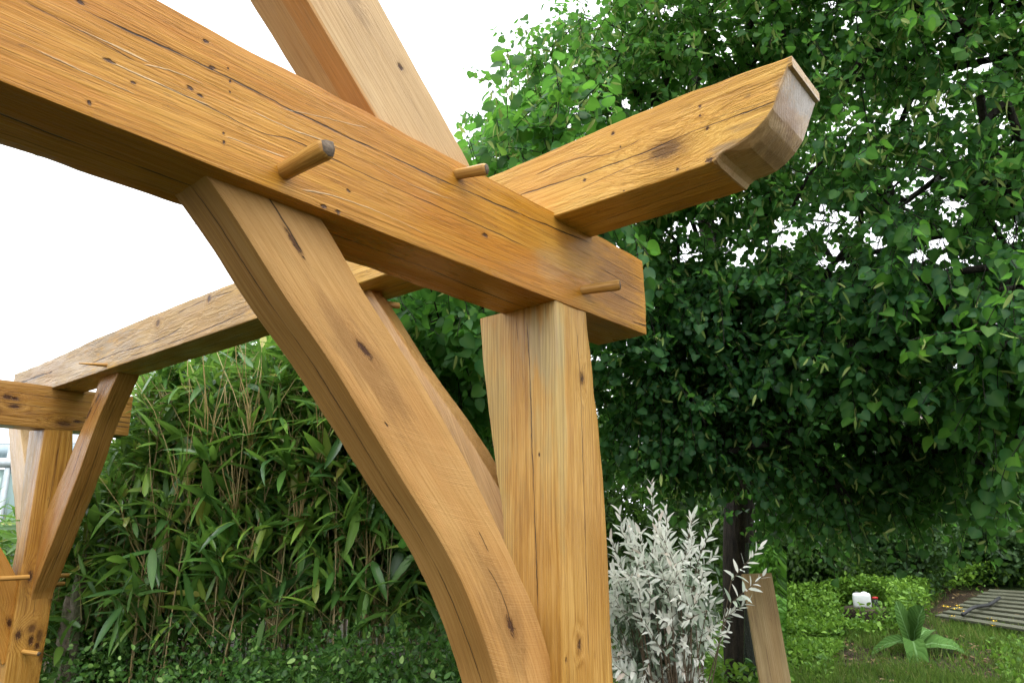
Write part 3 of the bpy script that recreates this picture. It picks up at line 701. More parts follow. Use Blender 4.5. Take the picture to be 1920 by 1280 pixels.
def foliage(root, tv, tf, R, T, size, rnd, mat, mat_obj, n=300, name='leaf', rest='foliage', cell=14):
    """the largest-showing leaves as objects of their own, the others joined"""
    sel = pick_visible(T, size, n, cell) if n else np.array([], int)
    keep = np.ones(len(T), bool); keep[sel] = False
    if keep.any():
        o = part(rest, joined(rest, tv, tf, R[keep], T[keep], rnd[keep], mat), root); o['kind'] = 'stuff'
    if len(sel):
        me = mesh_np(name, tv, tf, mat_obj, vattrs={'rib': (np.abs(tv[:, 0]) < 1e-6).astype(float)}); loc = np.array(root.location)
        for i in sel:
            o = bpy.data.objects.new(name, me); COL.objects.link(o); o.parent = root
            m = Matrix.Identity(4)
            for a in range(3):
                for c in range(3): m[a][c] = R[i][a, c]
                m[a][3] = T[i][a]-loc[a]
            o.matrix_local = m
def unit(n):
    v = rng.normal(size=(n, 3)); return v/np.linalg.norm(v, axis=1, keepdims=True)

# templates: x width, y length (0..1), z normal
def strip_leaf(ws, ys, fold=.12, droop=.15):
    V = []; Q = []; T3 = []
    V.append((0, ys[0], 0))
    for w, y in zip(ws, ys[1:-1]):
        z = -droop*y*y; V += [(-w, y, z+fold*w), (0, y, z), (w, y, z+fold*w)]
    V.append((0, ys[-1], -droop*ys[-1]**2)); n = len(ws); e = len(V)-1
    T3 += [(0, 2, 1), (0, 3, 2)]
    for k in range(n-1):
        a = 1+3*k; Q += [(a, a+1, a+4, a+3), (a+1, a+2, a+5, a+4)]
    a = 1+3*(n-1); T3 += [(a, a+1, e), (a+1, a+2, e)]
    return np.array(V, float), [np.array(Q), np.array(T3)] if Q else [np.array(T3)]
heart_v = np.array([(0, .09, 0), (-.20, 0, .05), (-.43, .10, .10), (-.53, .36, .12), (-.45, .64, .08), (-.22, .87, 0), (0, 1.02, -.08), (.22, .87, 0), (.45, .64, .08), (.53, .36, .12), (.43, .10, .10), (.20, 0, .05), (0, .5, 0)], float)
heart_v[:, 2] -= .10*heart_v[:, 1]**2
heart_f = [np.array([(12, 2, 1, 0), (12, 4, 3, 2), (12, 6, 5, 4), (12, 8, 7, 6), (12, 10, 9, 8), (12, 0, 11, 10)])[:, ::-1]]
bamboo_v, bamboo_f = strip_leaf([.055, .066, .05, .025], [0, .15, .42, .68, .86, 1.0], .35, .16)
lance_v, lance_f = strip_leaf([.13, .15, .09], [0, .22, .52, .8, 1.0], .3, .10)
oval_v, oval_f = strip_leaf([.24, .30, .18], [0, .2, .5, .8, 1.0], .25, .12)
small_v, small_f = strip_leaf([.30], [0, .45, 1.0], .25, .1)
broad_v, broad_f = strip_leaf([.12, .24, .30, .27, .15], [0, .15, .35, .55, .75, .9, 1.0], .22, .25)

def tubes(name, A, B, ra, rb, mat, sides=5):
    A, B = np.asarray(A, float), np.asarray(B, float); d = B-A; d /= np.maximum(np.linalg.norm(d, axis=1, keepdims=True), 1e-6)
    h = np.where(np.abs(d[:, 2:3]) > .9, np.array([[1., 0, 0]]), np.array([[0, 0, 1.]])); u = np.cross(d, h); u /= np.linalg.norm(u, axis=1, keepdims=True); w = np.cross(d, u)
    an = np.arange(sides)/sides*2*math.pi; c = (np.cos(an)[None, :, None]*u[:, None]+np.sin(an)[None, :, None]*w[:, None])
    V = np.concatenate([A[:, None]+c*np.asarray(ra)[:, None, None], B[:, None]+c*np.asarray(rb)[:, None, None]], 1).reshape(-1, 3)
    N = len(A); j = np.arange(sides); j2 = (j+1) % sides; q = np.stack([j, j2, j2+sides, j+sides], -1)
    Q = (np.arange(N)[:, None, None]*2*sides+q[None]).reshape(-1, 4)
    return mesh_np(name, V, [Q], mat, smooth=True)
def pipe(name, P, R, mat, sides=8, rough=0.0, seed=0):
    P = np.array(P, float); n = len(P); V = []
    up = np.array([.31, .17, .93]); 
    for i in range(n):
        d = P[min(i+1, n-1)]-P[max(i-1, 0)]; d /= np.linalg.norm(d); u = np.cross(d, [1, .2, .1] if abs(d[2]) > .7 else up); u /= np.linalg.norm(u); w = np.cross(d, u)
        for k in range(sides):
            a = 2*math.pi*k/sides; r = R[i]*(1+rough*noise.noise(Vector((math.cos(a)*1.5, math.sin(a)*1.5, P[i][2]*1.3+seed))))
            V.append(P[i]+(u*math.cos(a)+w*math.sin(a))*r)
    i = np.arange(n-1)[:, None]*sides; j = np.arange(sides)[None]; j2 = (j+1) % sides
    Q = np.stack([i+j, i+j2, i+sides+j2, i+sides+j], -1).reshape(-1, 4)
    return mesh_np(name, np.array(V), [Q, np.arange(sides)[None, ::-1], ((n-1)*sides+np.arange(sides))[None]], mat, smooth=True)

def bark_mat(name, dark, lightc, sc=14):
    b = NB(name); tc = b.n('ShaderNodeTexCoord').outputs['Object']; v = b.vmath('MULTIPLY', tc, (1, 1, .22))
    n1 = b.noise(v, sc*2, 5, .7); n2 = b.noise(tc, 3, 3)
    c = b.ramp(b.math('ADD', b.math('MULTIPLY', n1, .75), b.math('MULTIPLY', n2, .25)), [(.35, dark), (.7, lightc)])
    return b.done(b.bsdf(c, .75, b.bump(n1, 1.0, .03), .3))
m_bark = bark_mat('linden_bark', (.008, .006, .004), (.07, .05, .032))
m_twig = bark_mat('linden_twig', (.010, .009, .007), (.035, .026, .018), 30)

# ------------------------------------------------------------------ the linden tree
TREE = at(1392, 1150, 6.0); TREE = np.array([TREE[0], TREE[1], 0.0])
linden = thing('linden_tree', TREE, 'large linden tree with heart-shaped leaves and pale hanging bracts behind the frame', 'tree')
def crown_silhouette(u, v):
    # left outline of the crown against the sky
    ys = [-400, -60, 20, 70, 110, 150, 200, 250, 300, 420, 520]; xs = [1240, 1115, 1062, 1012, 985, 958, 950, 940, 905, 800, 745]
    return u > np.interp(v, ys, xs)
HOLES = [(1715, 355, 42), (1790, 385, 40), (1555, 405, 42), (1480, 440, 38), (1640, 450, 34), (1310, 425, 36), (1290, 470, 26), (1862, 600, 28), (1840, 112, 28), (1885, 430, 36), (1750, 470, 40), (1690, 490, 26), (1560, 480, 26), (1700, 640, 14), (1560, 10, 26), (1380, 480, 26), (1830, 480, 30), (1790, 690, 14), (1260, 20, 14), (1180, 190, 14), (1600, 40, 22)]
def hole(u, v, k=1.0):
    r = np.zeros(len(u), bool)
    for hx, hy, hr in HOLES: r |= ((u-hx)**2/1.6+(v-hy)**2) < (hr*k)**2
    return r
cl = []
def add_region(n, x0, x1, y0, y1, d0, d1, cond=None):
    u = rng.uniform(x0, x1, n*3); v = rng.uniform(y0, y1, n*3); d = rng.uniform(d0, d1, n*3)
    ok = ~hole(u, v, .8)
    if cond is not None: ok &= cond(u, v)
    for a, b_, c in list(zip(u[ok], v[ok], d[ok]))[:n]: cl.append(at(a, b_, c))
add_region(420, 880, 2050, -350, 330, 3.6, 5.2, crown_silhouette)
add_region(430, 900, 2050, -500, 420, 5.2, 8.0, crown_silhouette)
add_region(220, 1200, 1980, 330, 560, 3.6, 6.5)
add_region(230, 1180, 1980, 500, 800, 3.0, 5.0, lambda u, v: v < 760+.0*u)
add_region(200, 1240, 1980, 620, 860, 3.4, 6.5)
add_region(90, 740, 1230, 540, 900, 3.3, 5.0, lambda u, v: v < np.interp(u, [740, 900, 1150, 1230], [860, 930, 900, 880]))
add_region(22, 880, 1140, 265, 420, 3.1, 3.6)
add_region(14, 1140, 1310, 740, 870, 3.4, 4.0)
add_region(80, 1430, 1990, 840, 955, 4.3, 6.2)
add_region(60, 1240, 1980, 800, 905, 3.6, 5.2, lambda u, v: v < 905-.06*np.abs(u-1300)+40*np.sin(u*.013))
add_region(26, 1560, 1920, 700, 900, 3.2, 4.5, lambda u, v: v < 780+.25*(u-1560))
# sides out of the picture, so the crown is whole
for _ in range(420):
    a = rng.uniform(0, 2*math.pi); rr = 3.6*math.sqrt(rng.uniform(.05, 1)); z = rng.uniform(2.6, 7.6)
    p = TREE+np.array([math.cos(a)*rr, math.sin(a)*rr, z])*np.array([1, 1, 1]); 
    if (rr/3.9)**2+((z-4.8)/3.2)**2 > 1: continue
    u, v, zd = project(p)
    if zd[0] > 0 and -60 < u[0] < 1980 and -60 < v[0] < 1300: continue
    if np.linalg.norm(p-CAM) < 4.4: continue
    cl.append(p)
cl = np.array(cl)
wx_ = at(1262, 1130, 2.95)
for i in range(len(cl)):      # nothing of the crown right above the willow
    if np.hypot(cl[i][0]-wx_[0], cl[i][1]-wx_[1]) < 1.35:
        dz = float((cl[i]-CAM)@CF); cl[i] = CAM+(cl[i]-CAM)*(rng.uniform(4.5, 5.3)/dz)
void = np.array([noise.fractal(Vector(q)*.85, .8, 2.0, 3) for q in cl]); lowc = np.array([q[2] for q in cl])
cl = cl[(void > -.45) & ((lowc > 3.3) | (void > -.16))]; nfix = len(cl); cl = list(cl)
add_region(60, 735, 930, 520, 760, 3.2, 4.4); add_region(30, 900, 1140, 240, 420, 3.2, 4.5, crown_silhouette); cl = np.array(cl)
# skeleton: trunk and main limbs, then every spray joins the nearest wood
NP, PAR, LIMB = [], [], []
def addn(p, par, l): NP.append(np.array(p, float)); PAR.append(par); LIMB.append(l); return len(NP)-1
tp = [TREE+np.array([.10*math.sin(z*.9), .07*math.sin(z*1.3+1), z]) for z in np.arange(-.1, 7.0, .2)]
prev = -1; trunk_idx = []
for p in tp: prev = addn(p, prev, 0); trunk_idx.append(prev)
for k in range(18):
    z = 2.0+k*.26; i0 = min(trunk_idx, key=lambda i: abs(NP[i][2]-z)); az = k*2.399+.5; el = math.radians(rng.uniform(12, 48)); L = rng.uniform(1.8, 3.0)*(1-.03*k)
    d = np.array([math.cos(az)*math.cos(el), math.sin(az)*math.cos(el), math.sin(el)]); p = NP[i0].copy(); prev = i0
    for t in np.arange(0, L, .2):
        d = d+rng.normal(0, .09, 3)+np.array([0, 0, -.012]); d /= np.linalg.norm(d); p = p+d*.2
        u, v, zd = project(p)
        if zd[0] > 0 and not crown_silhouette(u, v)[0]: break
        prev = addn(p, prev, k+1)
for k, pts in enumerate([[(1400, 720, 5.9), (1480, 600, 5.7), (1560, 490, 5.5), (1640, 415, 5.3), (1760, 335, 5.0), (1860, 290, 4.7)], [(1385, 640, 6.0), (1330, 500, 5.9), (1300, 420, 5.8), (1280, 330, 5.7), (1270, 200, 5.6)],
                         [(1395, 640, 6.0), (1350, 480, 6.1), (1330, 380, 6.2), (1320, 250, 6.2)], [(1420, 660, 5.8), (1560, 560, 5.4), (1720, 520, 5.0), (1850, 560, 4.8), (1960, 560, 4.6)], [(1560, 490, 5.5), (1650, 470, 5.4), (1780, 440, 5.2), (1900, 380, 5.0)]]):
    P = np.array([at(*q) for q in pts]); prev = int(np.argmin(np.linalg.norm(np.array(NP)-P[0], axis=1))); p = NP[prev]
    for q in P:
        n = max(1, int(np.linalg.norm(q-p)/.18)); a0 = p.copy()
        for t in range(1, n+1): prev = addn(a0+(q-a0)*t/n+rng.normal(0, .012, 3), prev, 19+k)
        p = q
order = np.argsort([np.min(np.linalg.norm(np.array(NP)-c, axis=1)) for c in cl]); tips = []; nlimb = 23
for i in order:
    c = cl[i]; A = np.array(NP); d = np.linalg.norm(A-c, axis=1); toward = np.linalg.norm(A-(TREE+np.array([0, 0, min(4.5, max(2.2, c[2]*.75))])), axis=1)
    d = d+.12*toward+np.where(A[:, 2] < 1.6, 5, 0); j = int(np.argmin(d)); p0 = A[j]; L = np.linalg.norm(c-p0); n = max(1, int(L/.18)); prev = j; lim = LIMB[j]
    if not lim: nlimb += 1; lim = nlimb
    for t in range(1, n+1):
        f = t/n; p = p0+(c-p0)*f+np.array([0, 0, .10*L*math.sin(math.pi*f)])+rng.normal(0, .02, 3)*(f < 1)
        prev = addn(p, prev, lim)
    tips.append((prev, c))
NPa = np.array(NP); PARa = np.array(PAR); LIMa = np.array(LIMB); area = np.zeros(len(NPa))
for i in range(len(NPa)-1, 0, -1):
    if area[i] == 0: area[i] = .0035**2.2
    area[PARa[i]] += area[i]
rad = area**(1/2.2)
rad = np.minimum(rad, .085); rad = np.where((LIMa >= 19) & (LIMa <= 23), np.maximum(rad, .020), rad)
part('trunk', pipe('trunk', tp, [.148*(1-.105*i*.2)*(1.25 if i == 0 else 1.08 if i == 1 else 1) for i in range(len(tp))], m_bark, 22, .16), linden)
for k in range(1, nlimb+1):
    ids = np.where((LIMa == k) & (PARa >= 0))[0]
    if len(ids): part('branch', tubes('branch', NPa[PARa[ids]], NPa[ids], np.minimum(rad[PARa[ids]], rad[ids]*1.25), rad[ids], m_twig, 6), linden)
# sprays
tA, tB, lp, la, ln_, ls, bp, ba = [], [], [], [], [], [], [], []
for (ni, c) in tips:
    out = c-NPa[PARa[ni]] if PARa[ni] >= 0 else np.array([0, 0, 1.]); out = out/np.linalg.norm(out)
    for q in range(6):
        d = out*.8+rng.normal(0, .65, 3)+np.array([0, 0, -.15]); d /= np.linalg.norm(d); p = NPa[ni]+rng.normal(0, .05, 3); L = rng.uniform(.28, .5); nleaf = int(L/.030)
        for s in range(nleaf):
            d = d+np.array([0, 0, -.045])+rng.normal(0, .05, 3); d /= np.linalg.norm(d); p2_ = p+d*.030; tA.append(p); tB.append(p2_); p = p2_
            side = np.cross(d, [0, 0, 1.]); side = side/max(np.linalg.norm(side), .1)*(1 if s % 2 else -1)
            sz = (.025+.043*rng.random()**.8)*(1.15 if np.linalg.norm(p-CAM) < 4.2 else .95)
            ax = d*.45+side*.75+np.array([0, 0, -.45])+rng.normal(0, .30, 3)
            lp.append(p+side*.02); la.append(ax); ls.append(sz); nn = np.array([0, 0, .8])+rng.normal(0, .60, 3)+(CAM-p)/np.linalg.norm(CAM-p)*0; ln_.append(nn)
            if rng.random() < (.30 if p[2] > 3.2 else .12):
                bp.append(p+np.array([0, 0, -.01])); ba.append(np.array([0, 0, -.8])+rng.normal(0, .5, 3))
lp, la, ln_, ls = np.array(lp), np.array(la), np.array(ln_), np.array(ls)
u, v, zd = project(lp); jit = np.array([.74+.9*noise.noise(Vector((a*.03, b_*.03, 2))) for a, b_ in zip(u, v)])
bad = np.zeros(len(lp), bool)
for hx, hy, hr in HOLES: bad |= ((u-hx)**2/1.6+(v-hy)**2) < (hr*jit)**2
keep = ~(bad & (zd > 0) & (rng.random(len(lp)) < .86)) & (lp[:, 2] > 1.2)
lp, la, ln_, ls = lp[keep], la[keep], ln_[keep], ls[keep]
o = part('twig', tubes('twig', tA, tB, np.full(len(tA), .0022), np.full(len(tA), .0020), m_twig, 3), linden); o['kind'] = 'stuff'
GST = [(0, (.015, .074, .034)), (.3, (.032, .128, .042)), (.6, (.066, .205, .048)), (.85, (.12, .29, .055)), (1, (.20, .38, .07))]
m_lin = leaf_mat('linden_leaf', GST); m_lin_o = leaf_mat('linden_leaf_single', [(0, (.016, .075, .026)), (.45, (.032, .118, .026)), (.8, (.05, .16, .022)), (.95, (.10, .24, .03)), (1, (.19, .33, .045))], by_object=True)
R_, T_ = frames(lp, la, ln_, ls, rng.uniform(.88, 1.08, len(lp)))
foliage(linden, heart_v, heart_f, R_, T_, ls, np.clip(.48*rng.random(len(lp))**1.5+.52*np.clip((lp[:, 2]-2.3)/3.0, 0, 1)+.22*np.array([noise.noise(Vector(q)*1.3) for q in lp])+.30*np.clip((project(lp)[0] < 1010)*1.0, 0, 1)*(lp[:, 2] < 3.3), 0, 1), m_lin, m_lin_o)  # sky light and under-crown shade painted in: leaf colour lightens with height
bp, ba = np.array(bp), np.array(ba)
BST = [(0, (.20, .33, .07)), (1, (.40, .48, .15))]
u, v, zd = project(bp); kb_ = ~(hole(u, v)) & (bp[:, 2] > 1.3); bp, ba = bp[kb_], ba[kb_]
R_, T_ = frames(bp, ba, unit(len(bp)), rng.uniform(.05, .09, len(bp)))
foliage(linden, lance_v*np.array([.75, 1, 1]), lance_f, R_, T_, np.full(len(bp), .07), rng.random(len(bp)), leaf_mat('linden_bract', BST, (.4, .5, .15), .4), None, n=0, rest='bracts')
print('linden leaves', len(lp), 'bracts', len(bp), 'nodes', len(NPa))

# ------------------------------------------------------------------ bamboo hedge
bam = thing('bamboo_hedge', at(500, 1000, 5.6)*np.array([1, 1, 0]), 'dense bamboo hedge with long blade leaves and thin tan canes behind the braces', 'bamboo')
def bam_top(u): return np.interp(u, [60, 150, 200, 245, 280, 340, 420, 520, 640, 760, 900], [1000, 960, 915, 800, 735, 690, 665, 632, 600, 640, 690])
def cane_mat():
    b = NB('bamboo_cane'); r = b.n('ShaderNodeObjectInfo').outputs['Random']; tc = b.n('ShaderNodeTexCoord').outputs['Object']
    c = b.ramp(r, [(0, (.10, .13, .03)), (.4, (.17, .16, .05)), (.75, (.30, .22, .09)), (1, (.45, .34, .17))])
    return b.done(b.bsdf(b.mix(b.mapr(b.noise(tc, 14, 3), .4, .7, 0, .6), c, (.08, .06, .03)), .5))
m_cane = cane_mat(); m_cane2 = NB('bamboo_branchlet'); m_cane2 = m_cane2.done(m_cane2.bsdf((.28, .22, .09), .55))
bl, bax, bn, bs = [], [], [], []; A2, B2 = [], []
m_dry = NB('dry_cane'); m_dry = m_dry.done(m_dry.bsdf(m_dry.ramp(m_dry.n('ShaderNodeObjectInfo').outputs['Random'], [(0, (.24, .18, .06)), (.6, (.36, .26, .10)), (1, (.50, .39, .20))]), .5))
for k in range(290):
    u_ = rng.uniform(90, 930) if k < 250 else rng.uniform(-350, 60); d_ = rng.uniform(5.05, 6.8)
    if k >= 250: d_ = rng.uniform(6.3, 7.5)
    tv_ = bam_top(u_)+abs(rng.normal(0, 70)) - (18 if rng.random() < .15 else 0)
    if u_ < 60: tv_ = rng.uniform(960, 1060)
    top = at(u_, tv_, d_); base = np.array([top[0], top[1], 0])+np.array([*rng.normal(0, .16, 2), 0]); base[2] = -.02
    n = 9; P = []
    for i in range(n):
        f = i/(n-1); P.append(base+(top-base)*np.array([f**1.5, f**1.5, f]))
    r0 = rng.uniform(.0045, .0080)
    part('cane', pipe('cane', P, [r0*(1-.65*i/(n-1)) for i in range(n)], m_cane, 5), bam)
    P = np.array(P); Hh = top[2]
    nn_ = int(Hh/.095)
    for q in range(nn_):
        f = rng.uniform(.22, 1.0)**.8; p = np.array([np.interp(f, np.linspace(0, 1, n), P[:, c]) for c in range(3)])
        az = rng.uniform(0, 2*math.pi); bd = np.array([math.cos(az), math.sin(az), rng.uniform(.5, 1.8)]); bd /= np.linalg.norm(bd); bl_ = rng.uniform(.12, .42); e = p+bd*bl_
        A2.append(p); B2.append(e)
        for j in range(int(rng.integers(3, 7))):
            t = rng.uniform(.55, 1); pp = p+(e-p)*t; a = bd*.6+unit(1)[0]*.8+np.array([0, 0, rng.choice([-.55, 0, .1])])
            bl.append(pp); bax.append(a); bn.append(np.array([0, 0, 1.])+rng.normal(0, .4, 3)); bs.append(rng.uniform(.14, .33))
# loose dry stems
for k in range(420):
    u_ = rng.uniform(110, 800); t_ = rng.uniform(.0, 1); vv = bam_top(u_)+40+t_*(1150-bam_top(u_)); p = at(u_, vv, rng.uniform(4.8, 5.8)); d = np.array([rng.normal(0, .35), rng.normal(0, .35), 1.]); d /= np.linalg.norm(d); A2.append(p-d*rng.uniform(.1, .35)); B2.append(p+d*rng.uniform(.1, .35))
for (fu, fv, fn) in [(392, 1185, 11), (506, 1190, 13), (300, 1150, 9), (640, 1160, 8), (560, 1000, 10), (440, 960, 9), (350, 980, 7), (690, 1060, 7), (470, 840, 8), (600, 860, 7), (390, 850, 7)]:
    bp_ = at(fu, fv, 4.75)
    for q in range(fn):
        d = CR*rng.normal(0, .26)+np.array([0, 0, 1.])+CF*rng.normal(0, .15); d /= np.linalg.norm(d); L = rng.uniform(.5, 1.25)
        P = [bp_+rng.normal(0, .012, 3)+d*L*t+CR*.05*t*t*rng.normal(0, 1) for t in np.linspace(0, 1, 5)]
        part('dry_cane', pipe('dry_cane', P, [.0040, .0036, .0030, .0024, .0015], m_dry, 5), bam)
o = part('branchlets', tubes('branchlets', A2, B2, rng.uniform(.0016, .0034, len(A2)), np.full(len(A2), .0011), m_cane2, 3), bam); o['kind'] = 'stuff'
bl, bax, bn, bs = map(np.array, (bl, bax, bn, bs))
u, v, zd = project(bl); kp = ~((v < bam_top(u)-30) & (u > 0)); bl, bax, bn, bs = bl[kp], bax[kp], bn[kp], bs[kp]
R_, T_ = frames(bl, bax, bn, bs, rng.uniform(.95, 1.7, len(bl)))
BAS = [(0, (.034, .11, .036)), (.4, (.074, .20, .044)), (.75, (.15, .32, .055)), (.95, (.26, .41, .065)), (1, (.55, .50, .12))]
foliage(bam, bamboo_v, bamboo_f, R_, T_, bs, rng.random(len(bl)), leaf_mat('bamboo_leaf', BAS, (.25, .46, .05), .38, .30, spec=.5), leaf_mat('bamboo_leaf_single', BAS, (.25, .46, .05), .38, .30, by_object=True, spec=.5), cell=22)
print('bamboo leaves', len(bl))

# ------------------------------------------------------------------ shrubs made of leafy volumes
def shrub(name, label, cat, base, blobs, n, size, tv, tf, stops, group=None, nlab=0, trans=(.2, .42, .05), rough=.4, stemk=24, up=.35, clump=.10, leafname='leaf', stem_m=None, tfac=.35):
    root = thing(name, base, label, cat, group)
    P, NR = [], []; tot = sum(b_[3]*b_[4]*b_[5] for b_ in blobs); A, B, ra = [], [], []
    for (x, y, z, rx, ry, rz) in blobs:
        m = max(20, int(n*rx*ry*rz/tot)); nc = max(6, m//22); c = unit(nc)*(rng.random((nc, 1))**.28); 
        cc = np.array([x, y, z])+c*np.array([rx, ry, rz]); 
        ci = rng.integers(0, nc, m); P.append(cc[ci]+rng.normal(0, clump, (m, 3))); NR.append(c[ci]+np.array([0, 0, up])+rng.normal(0, .45, (m, 3)))
        for q in cc[:max(3, stemk//len(blobs))]:
            mid = np.array([x, y, max(base[2]+.1, z-rz*.6)])+rng.normal(0, .05, 3); A += [np.array(base)+rng.normal(0, .05, 3)*np.array([1, 1, 0]), mid]; B += [mid, q]; ra += [.012, .007]
    P, NR = np.concatenate(P), np.concatenate(NR); g0 = ground_z(P[:, 0], P[:, 1]); k = P[:, 2] > g0+.01; P, NR = P[k], NR[k]
    ax = unit(len(P))+NR*.5+np.array([0, 0, .1]); sz = rng.uniform(.7, 1.2, len(P))*size
    R_, T_ = frames(P, ax, NR, sz)
    part('stem', tubes('stem', A, B, ra, [r*.5 for r in ra], stem_m or m_twig, 5), root)
    foliage(root, tv, tf, R_, T_, sz, rng.random(len(P)), leaf_mat(name+'_leaf', stops, trans, tfac, rough), leaf_mat(name+'_leaf_single', stops, trans, tfac, rough, by_object=True) if nlab else None, n=nlab, name=leafname)
    return root
LOWST = [(0, (.012, .048, .012)), (.6, (.028, .100, .020)), (.88, (.065, .18, .032)), (.95, (.20, .36, .09)), (1, (.30, .46, .14))]
# low glossy shrubs along the foot of the bamboo
lows = [(200, 1300, 5.0, .46, 'dark glossy low shrub below the slanting far brace'), (420, 1320, 4.3, .60, 'low small-leaved shrub under the tan bamboo canes'),
        (600, 1300, 4.1, .58, 'low bright-tipped shrub below the drooping dry bamboo leaves'), (790, 1290, 3.9, .60, 'bright-tipped shrub beside the foot of the front curved brace'), (960, 1330, 3.8, .55, 'small-leaved shrub hidden behind the near post')]
for i, (px, py, d, r, lab) in enumerate(lows):
    c = at(px, py, d); z0 = c[2]; tp_ = at(px, [1165, 1222, 1240, 1205, 1225][i], d)[2]
    bl3 = [(c[0], c[1], tp_*.55, r*.95, r*.95, tp_*.45)]
    for q in range(3): bl3.append((c[0]+rng.normal(0, .22), c[1]+rng.normal(0, .22), tp_*rng.uniform(.6, .8), r*.5, r*.5, tp_*.28))
    shrub('low_shrub', lab, 'shrub', (c[0], c[1], 0), bl3, 5200, .042, oval_v, oval_f, LOWST, 'low shrubs along the bamboo', nlab=60, rough=.28)

# ------------------------------------------------------------------ variegated willow behind the post
wc = at(1262, 1130, 2.95); wil = thing('dappled_willow', (wc[0], wc[1], 0), 'white-leaved dappled willow shrub growing just right of the near post', 'shrub')
sh_pts = [(1222, 905, 2.9), (1300, 965, 2.95), (1335, 985, 3.0), (1160, 960, 2.9), (1250, 985, 2.85), (1425, 1025, 2.8), (1430, 1080, 2.75), (1400, 1130, 2.8), (1370, 1150, 2.85), (1365, 1185, 2.75), (1325, 1010, 2.8), (1200, 1000, 2.7)]
for _ in range(92):
    a, rr = rng.uniform(0, 2*math.pi), rng.random()**.42; uu = 1240+rr*132*math.cos(a); vv = 1135+rr*185*math.sin(a)
    sh_pts.append((uu, vv, 2.95-math.sqrt(max(0, 1-rr*rr))*.34*rng.choice([1, 1, 1, -.5])))
for _ in range(55):
    sh_pts.append((rng.uniform(1140, 1345), rng.uniform(1200, 1420), rng.uniform(2.6, 3.2)))
wl, wa, wn_, ws, wr = [], [], [], [], []; A, B, ra, rb = [], [], [], []; base = np.array([wc[0], wc[1], 0]); wcen = at(1235, 1215, 3.0)
for k, (uu, vv, d) in enumerate(sh_pts):
    tip = at(uu, vv, d); hub = base+np.array([0, 0, .45])+rng.normal(0, .06, 3)
    out = tip-wcen; out /= np.linalg.norm(out)
    dirn = out*1.0+np.array([0, 0, .12])+rng.normal(0, .34, 3)
    if k < 12: dirn = out+np.array([0, 0, .1])
    dirn /= np.linalg.norm(dirn); sl = rng.uniform(.13, .25); st = tip-dirn*sl; mid = hub+(st-hub)*.5
    A += [base+rng.normal(0, .03, 3)*np.array([1, 1, 0]), hub, mid, st]; B += [hub, mid, st, tip]; ra += [.010, .004, .003, .0018]; rb += [.004, .003, .0018, .001]
    nl = int(sl/.0125)
    for s in range(nl):
        f = s/max(1, nl-1); p = st+dirn*sl*f; az = s*2.4+k; q = np.cross(dirn, [math.cos(az), math.sin(az), .2]); q /= np.linalg.norm(q)
        a = q*(1.0-.6*f)+dirn*(.35+.6*f); wl.append(p); wa.append(a); wn_.append(dirn+rng.normal(0, .3, 3)-.2*q); ws.append(rng.uniform(.042, .066)*(1-.25*f))
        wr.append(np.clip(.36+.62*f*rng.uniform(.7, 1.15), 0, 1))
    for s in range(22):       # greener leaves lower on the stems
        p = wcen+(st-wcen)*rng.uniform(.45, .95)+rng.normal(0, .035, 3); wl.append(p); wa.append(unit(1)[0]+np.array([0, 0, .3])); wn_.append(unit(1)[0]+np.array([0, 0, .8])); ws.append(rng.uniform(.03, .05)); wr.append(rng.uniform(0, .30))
m_wst = simple_stem = NB('willow_stem'); m_wst = m_wst.done(m_wst.bsdf((.10, .07, .04), .6))
part('stem', tubes('stem', A, B, ra, rb, m_wst, 5), wil)
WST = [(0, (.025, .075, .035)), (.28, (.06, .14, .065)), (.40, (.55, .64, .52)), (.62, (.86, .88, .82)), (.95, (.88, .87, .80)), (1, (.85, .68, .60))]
wl, wa, wn_, ws, wr = map(np.array, (wl, wa, wn_, ws, wr))
R_, T_ = frames(wl, wa, wn_, ws)
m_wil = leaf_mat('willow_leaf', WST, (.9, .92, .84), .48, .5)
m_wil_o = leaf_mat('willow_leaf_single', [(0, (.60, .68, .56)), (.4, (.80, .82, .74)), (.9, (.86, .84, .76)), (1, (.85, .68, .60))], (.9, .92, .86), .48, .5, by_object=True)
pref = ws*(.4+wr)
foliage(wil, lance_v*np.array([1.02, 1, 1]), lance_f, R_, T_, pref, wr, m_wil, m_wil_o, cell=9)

# ------------------------------------------------------------------ behind: bushes, trees, house
BG1 = [(0, (.006, .024, .006)), (.6, (.014, .048, .010)), (1, (.05, .12, .02))]
BG2 = [(0, (.04, .11, .02)), (.5, (.085, .20, .032)), (1, (.17, .31, .05))]
BG3 = [(0, (.014, .045, .018)), (.6, (.028, .078, .030)), (1, (.06, .13, .05))]
def bush_at(px, py, top_py, depth, wpx, n, size, stops, name, label, cat='bush', tv=small_v, tf=small_f, group='bushes at the end of the garden', lobes=6):
    c = at(px, py, depth); g0 = float(ground_z(c[0], c[1])); topz = at(px, top_py, depth)[2]; w = wpx/F*depth/2; h = topz-g0
    bl3 = [(c[0], c[1], g0+h*.45, w*.8, w*.8, h*.45)]
    for q in range(lobes):
        a = rng.uniform(0, 6.28); rr = rng.uniform(.3, .75); bl3.append((c[0]+math.cos(a)*w*rr, c[1]+math.sin(a)*w*rr, g0+h*rng.uniform(.4, .82), w*rng.uniform(.3, .45), w*rng.uniform(.3, .45), h*rng.uniform(.14, .24)))
    return shrub(name, label, cat, (c[0], c[1], g0), bl3, n, size, tv, tf, stops, group, stemk=20, clump=.13)
bush_at(1180, 1040, 560, 11.5, 420, 9000, .11, BG1, 'background_tree', 'dark leafy tree filling the view just right of the near post', 'tree', oval_v, oval_f)
